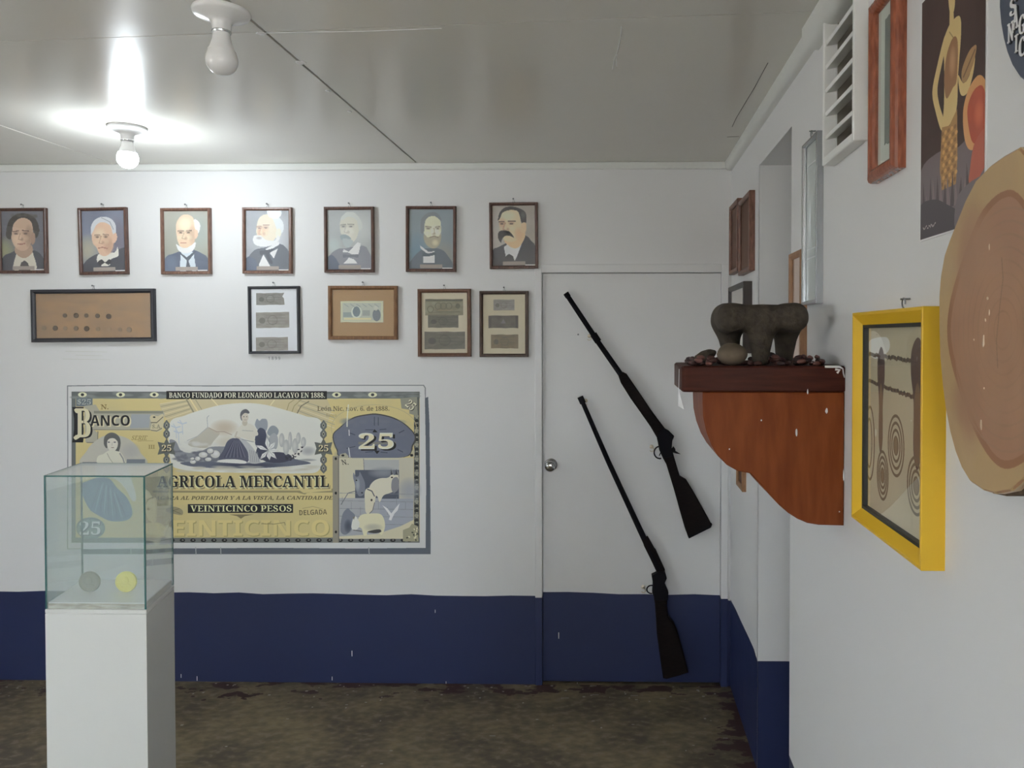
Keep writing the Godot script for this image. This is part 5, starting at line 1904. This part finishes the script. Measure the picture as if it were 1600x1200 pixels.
	extrude(st, outline.call([1022, 858, 1024, 857, 1033, 877, 1029, 878]), zl - 0.006, zl + 0.006, 0.001)
	obj("rear_sight", st, iron, barrel)
	st = sheet()
	extrude(st, outline.call([1018, 898, 1020, 910, 1019, 925, 1024, 936, 1043, 936, 1044, 924, 1038, 910, 1041.5, 902, 1039, 893, 1030, 891, 1026, 894]), zl - 0.021, zl + 0.021, 0.003)
	lock = obj("receiver", st, iron, t)
	st = sheet()
	extrude(st, outline.call([1021, 928, 1023, 942, 1025, 965, 1026, 988, 1031, 1025, 1036, 1058, 1042, 1059, 1060, 1054, 1075, 1049, 1068, 1020, 1058, 985, 1053, 973, 1044, 962, 1042, 945, 1043, 926]), zl - 0.018, zl + 0.018, 0.006)
	butt = obj("stock", st, stock, t)
	st = sheet()
	loop = []
	lr = []
	for i in 13:
		var a := PI * 0.35 + PI * 1.2 * i / 12.0
		loop.append(lift.call(1018 + cos(a) * 7.4, 921 - sin(a) * 6.4))
		lr.append(0.0032)
	tube(st, loop, lr, 8)
	obj("trigger_guard", st, iron, lock)

	cup_hook("brass hook under the barrel of the higher rifle", 921, 525, -1.0, door_z)
	cup_hook("brass hook under the trigger guard of the higher rifle", 1018, 698, -1.0, door_z)
	cup_hook("brass hook at the muzzle of the lower rifle", 915, 626, 1.0, door_z)
	cup_hook("brass hook under the trigger guard of the lower rifle", 1005, 917, -1.0, door_z)
	var s := sheet()
	var np := on_z(903, 522, door_z)
	tube(s, [Vector3.ZERO, Vector3(0.002, -0.002, 0.016)], [0.0018, 0.0018], 8)
	lathe(s, [Vector2(0, 0), Vector2(0.0042, 0), Vector2(0.0036, 0.0015), Vector2(0, 0.002)], 10, Transform3D(Basis(Vector3.RIGHT, PI / 2), Vector3(0.002, -0.002, 0.016)))
	var nail := obj("nail", s, paint("nail_steel", Color.WHITE))
	nail.position = np
	tag(nail, "single loose nail in the door beside the higher rifle's barrel", "nail")

# ------------------------------------------------------------------ wall shelf with stones and beans
func build_shelf() -> void:
	var zn := on_x(1321, 600, RIGHT).z             # near face
	var zf := zn - 0.25
	var red := wood("red_brown_corbel_wood", tone(86, 38, 14, 172), tone(104, 54, 24, 172), 0.45, Vector3(5, 0.8, 5), 81)
	red.metallic_specular = 0.3
	var dark := wood("dark_red_shelf_board", tone(40, 17, 12, 172), tone(60, 28, 19, 172), 0.45, Vector3(1.4, 12, 12), 82)
	dark.metallic_specular = 0.25
	var top := on_z(1180, 572, zn).y
	var und := on_z(1180, 613, zn).y
	var xl := on_z(1065, 590, zn).x
	var base := Vector3(RIGHT, on_z(1300, 822, zn).y, (zn + zf) / 2)
	var t := thing("wall_shelf", "reddish brown wooden wall shelf on a scrolled corbel", "shelf", base)
	var out := PackedVector2Array()
	var prof := [1098, 613, 1098, 630, 1099, 652, 1104, 675, 1112, 696, 1122, 713, 1136, 727, 1152, 736, 1166, 739, 1172, 740, 1192, 761, 1205, 776, 1218, 790, 1232, 802, 1246, 811, 1262, 818, 1280, 821, 1323, 822]
	for i in range(0, prof.size(), 2):
		var p := on_z(prof[i], prof[i + 1], zn) - base
		out.append(Vector2(minf(p.x, -0.001), p.y))
	out[out.size() - 1].x = -0.001
	out.append(Vector2(-0.001, und - base.y))
	var st := sheet()
	extrude(st, out, -0.118, 0.122, 0.003)
	obj("corbel", st, red, t)
	st = sheet()
	var l := xl - base.x
	var plan := PackedVector2Array([Vector2(l + 0.014, -0.125), Vector2(-0.001, -0.125), Vector2(-0.001, 0.135), Vector2(l + 0.020, 0.135), Vector2(l + 0.004, 0.125), Vector2(l, 0.11), Vector2(l, -0.108), Vector2(l + 0.004, -0.12)])
	extrude(st, plan, und - base.y, top - base.y, 0.004, Transform3D(Basis(Vector3.RIGHT, -PI / 2), Vector3.ZERO))
	obj("shelf_board", st, dark, t)
	# spilled white paint
	var spill := paint("spilled_white_paint", tone(206, 196, 186, 172), 0.5)
	var zface := zn + 0.0005
	var spots := [[1292, 642, 2, 4], [1245, 676, 1.6, 6], [1190, 657, 1.2, 1.4], [1140, 702, 1.2, 1.2], [1319, 742, 1.4, 9], [1262, 612, 1.0, 4], [1312, 800, 1, 1]]
	for q in spots:
		st = sheet()
		var p := on_z(q[0], q[1], zface) - base
		ellipsoid(st, Vector3(p.x, p.y, 0.1225 if q[1] > 613 else 0.1255), Vector3(q[2] * 0.0016, q[3] * 0.0016, 0.0012), Basis(), 6, 8, 0.3, int(q[0]))
		obj("paint_spot", st, spill, t)
	st = sheet()
	for s in [[[1289, 573], [1300, 573], [1312, 573], [1317, 576], [1318, 584], [1320, 590]], [[1305, 577], [1312, 578], [1308, 583]]]:
		var pts := []
		var rad := []
		for q in s:
			pts.append(on_z(q[0], q[1], zface) - base)
			pts[-1].z = 0.1255
			rad.append(0.0030 if q[0] < 1316 else 0.0018)
		tube(st, pts, rad, 7)
	obj("paint_drip", st, spill, t)
	# strip of paper stuck on the board's end
	st = sheet()
	var e := on_z(1060, 590, zn)
	var xe := l - 0.0008
	var zz := 0.06
	var y0 := top - base.y - 0.010
	quad(st, Vector3(xe, y0, zz - 0.008), Vector3(xe, y0, zz + 0.010), Vector3(xe - 0.001, y0 - 0.055, zz + 0.010), Vector3(xe - 0.001, y0 - 0.055, zz - 0.008), Vector3.LEFT)
	quad(st, Vector3(xe - 0.001, y0 - 0.055, zz - 0.008), Vector3(xe - 0.001, y0 - 0.055, zz + 0.010), Vector3(xe + 0.010, y0 - 0.098, zz + 0.030), Vector3(xe - 0.002, y0 - 0.092, zz - 0.002), Vector3(-1, 0, 0.4))
	obj("paper_strip", st, paint("white_paper", tone(206, 206, 202, 172), 0.8), t)

	# three-legged grinding stone
	var stone := paint("dark_basalt", Color.WHITE, 0.9)
	stone.albedo_texture = noise_texture(0.03, tone(34, 29, 24, 166), tone(60, 53, 44, 166), 91, 5)
	stone.uv1_triplanar = true
	stone.uv1_scale = Vector3(5, 5, 5)
	relief(stone, bump_texture(0.06, 92, 4), 0.25)
	var mz := zn - 0.115
	var foot := on_z(1187, 572, zn)
	var mp := Vector3(on_z(1187, 520, mz).x, top, mz)
	var px_m := -mz / FOCAL
	var g := thing("grinding_stone", "dark grey stone metate on three stubby legs on the wooden shelf", "grinding stone", mp)
	var top_y := on_z(1187, 477, mz).y - top
	var k := px_m
	var field := func(p: Vector3) -> float:
		var cy := top_y - 0.031
		# thick slab with swollen ends
		var q := p - Vector3(0, cy + 0.001, 0)
		var b := Vector3(absf(q.x), absf(q.y), absf(q.z)) - Vector3(0.080, 0.006, 0.050)
		var d := Vector3(maxf(b.x, 0), maxf(b.y, 0), maxf(b.z, 0)).length() + minf(maxf(b.x, maxf(b.y, b.z)), 0.0) - 0.0235
		d = smin(d, capsule(p, Vector3(-50 * k, cy - 0.001, -0.045), Vector3(-50 * k, cy - 0.004, 0.04), 0.031, 0.030), 0.03)
		d = smin(d, capsule(p, Vector3(50 * k, cy, -0.045), Vector3(49 * k, cy - 0.002, 0.035), 0.030, 0.028), 0.03)
		d = smin(d, capsule(p, Vector3(-1 * k, cy - 0.022, 0.030), Vector3(-4 * k, 0.014, 0.046), 0.036, 0.020), 0.03)
		d = smin(d, capsule(p, Vector3(-46 * k, cy - 0.018, -0.035), Vector3(-40 * k, 0.016, -0.045), 0.033, 0.021), 0.03)
		d = smin(d, capsule(p, Vector3(46 * k, cy - 0.018, -0.035), Vector3(44 * k, 0.016, -0.045), 0.034, 0.022), 0.03)
		return maxf(d, -p.y + 0.0005)
	st = sheet()
	nets(st, field, Vector3(-0.135, -0.012, -0.105), Vector3(0.135, top_y + 0.03, 0.105), 0.006)
	obj("stone_body", st, stone, g)

	# hand stones
	var pale_stone := paint("brown_grey_pebble", Color.WHITE, 0.85)
	pale_stone.albedo_texture = noise_texture(0.03, tone(60, 52, 42, 166), tone(82, 72, 60, 166), 95, 4)
	pale_stone.uv1_triplanar = true
	pale_stone.uv1_scale = Vector3(4, 4, 4)
	var hz := zn - 0.040
	var hp := on_z(1144, 550, hz)
	st = sheet()
	ellipsoid(st, Vector3(0, 0.0275, 0), Vector3(0.037, 0.0275, 0.032), Basis(), 14, 22, 0.08, 5)
	var hs := obj("hand_stone", st, pale_stone)
	hs.position = Vector3(hp.x, top, hz)
	tag(hs, "rounded brown grey pebble leaning before the grinding stone", "stone")
	st = sheet()
	ellipsoid(st, Vector3(0, 0.020, 0), Vector3(0.030, 0.0155, 0.017), Basis(Vector3.BACK, 0.42), 12, 18, 0.15, 8)
	var ds := obj("hand_stone", st, stone)
	var dz := zn - 0.09
	ds.position = Vector3(on_z(1101, 552, dz).x, top, dz)
	tag(ds, "small dark oblong stone at the free end of the shelf", "stone")

	# dry beans strewn round the stones
	st = sheet()
	ellipsoid(st, Vector3.ZERO, Vector3(0.0115, 0.0058, 0.0070), Basis(), 7, 10, 0.25, 3)
	var mesh := st.commit()
	var tints := [[44, 23, 21], [58, 34, 30], [30, 17, 17], [78, 50, 45]]
	var bm := []
	for i in 4:
		bm.append(paint("dry_bean_%d" % i, tone(tints[i][0], tints[i][1], tints[i][2], 166), 0.5))
	var solid := []
	solid.append([Vector2(hs.position.x, hs.position.z), 0.034])
	solid.append([Vector2(ds.position.x, ds.position.z), 0.026])
	for leg in [[-4 * k, 0.050, 0.028], [-40 * k, -0.045, 0.029], [44 * k, -0.045, 0.030]]:
		solid.append([Vector2(mp.x + leg[0], mp.z + leg[1]), leg[2]])
	var placed := []
	var made := 0
	var tries := 0
	while made < 95 and tries < 6000:
		tries += 1
		var x := rng.randf_range(xl + 0.030, RIGHT - 0.045)
		var z := zn - 0.018 - pow(rng.randf(), 1.3) * 0.20
		var layer := 0
		var p := Vector2(x, z)
		var clash := false
		for q in solid:
			if p.distance_to(q[0]) < q[1] + 0.009:
				clash = true
		if clash:
			continue
		var h := 0.0055
		var near_n := 0
		for q in placed:
			var dd: float = Vector2(q.x, q.z).distance_to(p)
			if dd < 0.0175:
				near_n += 1
				h = maxf(h, q.y - top + 0.0095 * (1.0 - dd / 0.03))
		if h > 0.024:
			continue
		var o := MeshInstance3D.new()
		o.mesh = mesh
		var kind := rng.randi() % 4
		o.set_surface_override_material(0, bm[kind])
		o.name = numbered("cacao_bean")
		add_child(o, true)
		o.position = Vector3(x, top + h, z)
		o.basis = Basis.from_euler(Vector3(rng.randf_range(-0.3, 0.3) * (1 if near_n else 0), rng.randf() * TAU, rng.randf_range(-0.35, 0.35) * (1 if near_n else 0)))
		tag(o, ["dark red-brown", "mid brown", "nearly black", "pale pinkish brown"][kind] + " dry bean strewn round the stones on the wooden shelf", "bean", "dry beans on the wooden shelf")
		placed.append(o.position)
		made += 1

# ------------------------------------------------------------------ things on the right wall
func side_place(z_far: float, z_near: float, y_low: float, y_high: float) -> Dictionary:
	return {"at": Vector3(RIGHT, (y_low + y_high) / 2, (z_far + z_near) / 2), "w": z_near - z_far, "h": y_high - y_low, "lean": 0.0}

func build_right_wall() -> void:
	var turn := -PI / 2
	var pane := glass("picture_glass", Color(0.9, 0.93, 0.93), 0.05)
	var redwood := wood("reddish_frame_wood", tone(70, 44, 34, 176), tone(110, 76, 62, 176), 0.4, Vector3(14, 3, 14), 101)
	var far_group := "frames on the far end of the right wall"
	# far pier
	picture("picture_frame", "brown wooden portrait frame on the side wall nearest the door corner", "picture frame", far_group, side_place(-3.61, -3.37, 1.975, 2.292), turn, 0.02, 0.024, redwood, paint("dim_print", tone(84, 62, 50, 176), 0.7), null, false)
	picture("picture_frame", "brown wooden portrait frame on the side wall next to the opening", "picture frame", far_group, side_place(-3.335, -3.06, 1.95, 2.268), turn, 0.02, 0.024, redwood, paint("dim_print", Color.WHITE), null, false)
	var dark := paint("dark_deep_frame", tone(44, 38, 36, 176), 0.4)
	picture("picture_frame", "deep dark frame with pale sheet behind the grinding stone", "picture frame", far_group, side_place(-3.54, -3.12, 1.62, 1.912), turn, 0.022, 0.037, dark, paint("pale_sheet", tone(164, 158, 152, 176), 0.7), pane, false)
	picture("picture_frame", "small brown frame showing under the shelf corbel", "picture frame", far_group, side_place(-3.415, -3.25, 1.03, 1.33), turn, 0.02, 0.018, wood("light_brown_frame_wood", tone(100, 70, 46, 176), tone(130, 96, 66, 176), 0.45, Vector3(14, 3, 14), 103), paint("dim_print", Color.WHITE), null, false)
	# near wall, far to near
	picture("picture_frame", "brown wooden frame with pinkish sheet at the edge of the opening", "picture frame", "", side_place(-2.372, -2.218, 1.60, 1.94), turn, 0.018, 0.020, wood("light_brown_frame_wood", Color.WHITE, Color.WHITE, 0.4, Vector3.ONE), paint("pinkish_sheet", tone(168, 148, 136, 176), 0.7), pane, false)
	var silver := paint("silver_frame_metal", Color(0.70, 0.71, 0.72), 0.22, 0.85)
	var p := side_place(-2.212, -2.048, 1.777, 2.233)
	var t := picture("glazed_frame", "thin silver frame with a mirror-bright pane beside the louvred vent", "picture frame", "", p, turn, 0.012, 0.019, silver, paint("grey_glazed_sheet", tone(150, 156, 154, 178), 0.06), null, false)
	var st := sheet()
	for y in [-0.10, -0.075, 0.16]:
		box(st, Vector3(-0.065, y, 0.0068), Vector3(0.065, y + 0.004, 0.0078))
	obj("printed_rule", st, paint("pale_rule", tone(130, 138, 136, 178), 0.3), t.get_meta("sheet"))
	hook_eye(t, p.h)

	# louvred vent
	louvre()

	# tall reddish frame with a dark green strip
	var z_far := on_x(1354, 280, RIGHT - 0.024).z
	var z_near := on_x(1396, 200, RIGHT - 0.024).z
	p = side_place(z_far, z_near, 2.008, 2.375)
	var orange := wood("polished_red_frame", tone(96, 50, 34, 176), tone(142, 82, 58, 176), 0.18, Vector3(14, 3, 14), 105)
	t = picture("tall_frame", "narrow polished red-brown frame holding a dark green strip", "picture frame", "", p, turn, 0.026, 0.026, orange, paint("pale_green_sheet", tone(164, 170, 162, 178), 0.7), pane, false, true)
	st = sheet()
	extrude(st, torn_outline(0.030, 0.25, 0.004), 0.0, 0.001, 0.0, Transform3D(Basis(), Vector3(0.005, 0.005, 0.0098)))
	obj("green_strip", st, paint("dark_green_cloth", tone(84, 92, 86, 178), 0.9), t)

	# poster
	var a := on_x(1440, 375, RIGHT)
	var b := on_x(1541, 200, RIGHT)
	var pw := b.z - a.z
	var ph := pw * 1.76
	st = sheet()
	var y0 := 0.0
	quad(st, Vector3(-pw / 2, 0, 0.0022), Vector3(pw / 2, 0, 0.0022), Vector3(pw / 2, ph, 0.0022), Vector3(-pw / 2, ph, 0.0022), Vector3.BACK)
	var po := thing("poster", "dark brown poster of a slender woman beside a red gourd shape", "poster", Vector3(RIGHT, a.y, (a.z + b.z) / 2), turn)
	obj("print", st, printed("poster_print", poster_art(), 0.4), po)
	st = sheet()
	box(st, Vector3(-pw / 2 - 0.003, -0.003, 0.0), Vector3(pw / 2 + 0.003, ph + 0.003, 0.0018))
	obj("backing", st, paint("white_poster_card", tone(196, 194, 190, 178), 0.6), po)

	# oval dark plaque with white letters
	var c := Vector3(RIGHT, 2.147, -0.897)
	var pl := thing("plaque", "dark navy oval plaque with raised white capital letters", "plaque", c, turn)
	var oval := PackedVector2Array()
	for i in 40:
		var an := TAU * i / 40.0
		var wob := 1.0 + 0.015 * sin(an * 5.0)
		oval.append(Vector2(cos(an) * 0.19 * wob, sin(an) * 0.16 * wob))
	st = sheet()
	extrude(st, oval, 0.0, 0.014, 0.003)
	obj("board", st, paint("dark_navy_plaque_paint", tone(58, 64, 78, 178), 0.45), pl)
	var f := SystemFont.new()
	f.font_names = PackedStringArray(["Droid Serif"])
	f.font_weight = 700
	for q in [["S", 1584, 10, 27, 11], ["A", 1588, 29, 31, 9], ["G", 1598, 38, 29, 10], ["N", 1580, 50, 30, 10], ["I", 1589, 68, 27, 5], ["C", 1598, 73, 29, 10]]:
		var at := on_x(q[1], q[2], RIGHT - 0.015)
		for sh in 2:
			var tm := TextMesh.new()
			tm.font = f
			tm.font_size = 64
			tm.text = q[0]
			tm.depth = 0.002
			tm.pixel_size = 0.0005
			var bb := tm.get_aabb()
			var o := obj("letter" if sh else "letter_shadow", tm, paint("white_letter_paint", tone(190, 194, 200, 178), 0.5) if sh else paint("black_letter_paint", tone(24, 25, 30, 178), 0.5), pl)
			o.scale = Vector3(q[4] * 0.00155 / bb.size.x, q[3] * 0.00086 / bb.size.y, 1.0)
			var mid := bb.get_center() * o.scale
			o.position = Vector3(at.z - c.z - mid.x + (0.0 if sh else 0.003), at.y - c.y - mid.y - (0.0 if sh else 0.002), 0.0155 if sh else 0.0146)

	# yellow frame with dark inner slip
	var yellow := paint("yellow_frame_paint", tone(182, 146, 32, 180), 0.42)
	var lift := 0.040
	var zf := on_x(1331, 640, RIGHT - lift).z
	var zn := on_x(1440, 690, RIGHT - lift).z
	var yl := on_x(1445, 897, RIGHT - lift).y
	var yh := on_x(1435, 479, RIGHT - lift).y
	p = side_place(zf, zn, yl, yh)
	var yf := thing("yellow_frame", "bright yellow deep frame with petroglyph spirals and two dark paddles", "picture frame", p.at, turn)
	st = sheet()
	moulding(st, p.w, p.h, [Vector2(0, 0), Vector2(0, lift - 0.001), Vector2(0.001, lift), Vector2(0.006, lift), Vector2(0.026, lift - 0.014)])
	obj("frame", st, yellow, yf)
	st = sheet()
	moulding(st, p.w - 0.052, p.h - 0.052, [Vector2(0, lift - 0.014), Vector2(0.007, lift - 0.014), Vector2(0.007, lift - 0.026)])
	obj("inner_slip", st, paint("black_slip", tone(30, 30, 28, 178), 0.5), yf)
	st = sheet()
	var w: float = p.w / 2 - 0.033
	var h: float = p.h / 2 - 0.033
	var fz := lift - 0.025
	quad(st, Vector3(-w, -h, fz), Vector3(w, -h, fz), Vector3(w, h, fz), Vector3(-w, h, fz), Vector3.BACK)
	obj("picture", st, printed("artefact_print", artefact_art(), 0.7), yf)
	st = sheet()
	box(st, Vector3(-p.w / 2 + 0.004, -p.h / 2 + 0.004, 0.001), Vector3(p.w / 2 - 0.004, p.h / 2 - 0.004, fz - 0.002))
	obj("backing", st, paint("brown_backing_board", tone(110, 86, 60, 178), 0.8), yf)
	st = sheet()
	quad(st, Vector3(-w, -h, fz + 0.006), Vector3(w, -h, fz + 0.006), Vector3(w, h, fz + 0.006), Vector3(-w, h, fz + 0.006), Vector3.BACK)
	obj("pane", st, pane, yf)
	hook_eye(yf, p.h, 0.03)

	# slice of a trunk
	var sl := PackedVector2Array()
	var xs := RIGHT - 0.052
	var px := [1566, 244, 1545, 259, 1524, 281, 1508, 312, 1496, 342, 1484, 372, 1475, 398, 1469, 432, 1466.6, 463, 1466.6, 510, 1468, 557, 1472, 602, 1477, 641, 1484, 676, 1492, 706, 1502, 732, 1514.7, 753, 1534, 766, 1554, 772, 1580, 767, 1600, 749]
	var cz := -0.985
	var cy := 1.70
	for i in range(0, px.size(), 2):
		var q := on_x(px[i], px[i + 1], xs)
		sl.append(Vector2(q.z - cz, q.y - cy))
	for q in [[0.12, -0.15], [0.165, -0.09], [0.19, 0.0], [0.18, 0.08], [0.14, 0.15], [0.09, 0.185], [0.05, 0.205], [0.028, 0.222]]:
		sl.append(Vector2(q[0], q[1]))
	var tr := thing("trunk_slice", "large polished oval slice of tree trunk with pale sapwood rim", "wood slice", Vector3(RIGHT, cy, cz), turn)
	st = sheet()
	extrude(st, sl, 0.012, 0.052, 0.003)
	var polished := printed("polished_trunk_face", slab_art(), 0.3)
	obj("wood_face", st, polished, tr)
	var bark := paint("rough_bark", Color.WHITE, 0.95)
	bark.albedo_texture = noise_texture(0.04, tone(50, 40, 32, 178), tone(96, 80, 62, 178), 111, 4)
	bark.uv1_triplanar = true
	bark.uv1_scale = Vector3(6, 6, 6)
	st = sheet()
	var rim := PackedVector2Array()
	var nn := sl.size()
	for i in nn:
		var q := sl[i]
		var k := 1.012 + rng.randf_range(-0.006, 0.014)
		rim.append(q * k)
	extrude(st, rim, 0.0, 0.040, 0.004)
	obj("bark", st, bark, tr)
	# pale blobs painting the white glints on the heart cracks
	var glint_paint := paint("pale_glint", tone(176, 158, 138, 178), 0.1)
	for q in [[1546, 386, 2, 6], [1543, 466, 4, 3], [1546, 488, 2, 5], [1540, 500, 2, 3], [1537, 533, 3.4, 10], [1522, 531, 1.4, 2], [1538, 607, 1, 2], [1533, 664, 4, 9]]:
		st = sheet()
		var w3 := on_x(q[0], q[1], xs)
		ellipsoid(st, Vector3(w3.z - cz, w3.y - cy, 0.052), Vector3(q[2] * 0.0008, q[3] * 0.0008, 0.0012), Basis(), 6, 8, 0.5, int(q[1]))
		obj("painted_glint", st, glint_paint, tr)

func hook_eye(parent: Node3D, h: float, x := 0.0) -> void:
	var st := sheet()
	var pts := []
	var rad := []
	for i in 11:
		var a := -PI * 0.5 + PI * 1.6 * i / 10.0
		pts.append(Vector3(x - cos(a) * 0.008, h / 2 + 0.012 + sin(a) * 0.009, 0.012))
		rad.append(0.0016)
	tube(st, pts, rad, 8)
	tube(st, [Vector3(x, h / 2 - 0.002, 0.012), Vector3(x, h / 2 + 0.004, 0.012)], [0.0016, 0.0016], 8)
	tube(st, [Vector3(x, h / 2 + 0.020, 0.0), Vector3(x, h / 2 + 0.019, 0.018)], [0.0018, 0.0018], 8)
	obj("hanging_ring", st, paint("nail_steel", Color.WHITE), parent)

func louvre() -> void:
	var proud := 0.032
	var zf := -1.943
	var zn := -1.687
	var low := VENT_LOW
	var high := TOP - 0.003
	var w := zn - zf
	var h := high - low
	var t := thing("louvred_vent", "white wooden louvred vent box high on the side wall", "vent", Vector3(RIGHT, low, (zf + zn) / 2), -PI / 2)
	var m := paint("white_vent_paint", tone(188, 190, 186, 178), 0.45)
	var s := 0.012
	for side in [-1.0, 1.0]:
		var st := sheet()
		var x0: float = -w / 2 if side < 0 else w / 2 - s
		box(st, Vector3(x0, 0, 0), Vector3(x0 + s, h, proud), 0.002)
		obj("stile", st, m, t)
	for y in [0.0, h - 0.02]:
		var st := sheet()
		box(st, Vector3(-w / 2 + s, y, 0), Vector3(w / 2 - s, y + 0.02, proud), 0.002)
		obj("rail", st, m, t)
	# shaft behind the slats, its grey darkened to stand in for shade
	var shaft := paint("shade_grey_shaft", tone(112, 107, 99, 178), 0.95)
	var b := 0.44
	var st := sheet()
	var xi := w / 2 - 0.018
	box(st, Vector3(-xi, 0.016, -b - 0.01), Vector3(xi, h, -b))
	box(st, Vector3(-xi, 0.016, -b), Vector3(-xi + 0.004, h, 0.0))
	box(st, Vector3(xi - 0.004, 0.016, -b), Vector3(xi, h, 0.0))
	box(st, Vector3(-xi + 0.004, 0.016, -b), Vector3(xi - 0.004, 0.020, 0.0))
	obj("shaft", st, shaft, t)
	for i in 7:
		var y := 0.070 + 0.058 * i
		if y > h - 0.03:
			break
		st = sheet()
		box(st, Vector3(-w / 2 + s, -0.005, -0.014), Vector3(w / 2 - s, 0.005, 0.014), 0.001, Transform3D(Basis(Vector3.RIGHT, 0.2), Vector3(0, y, 0.014)))
		obj("slat", st, m, t)
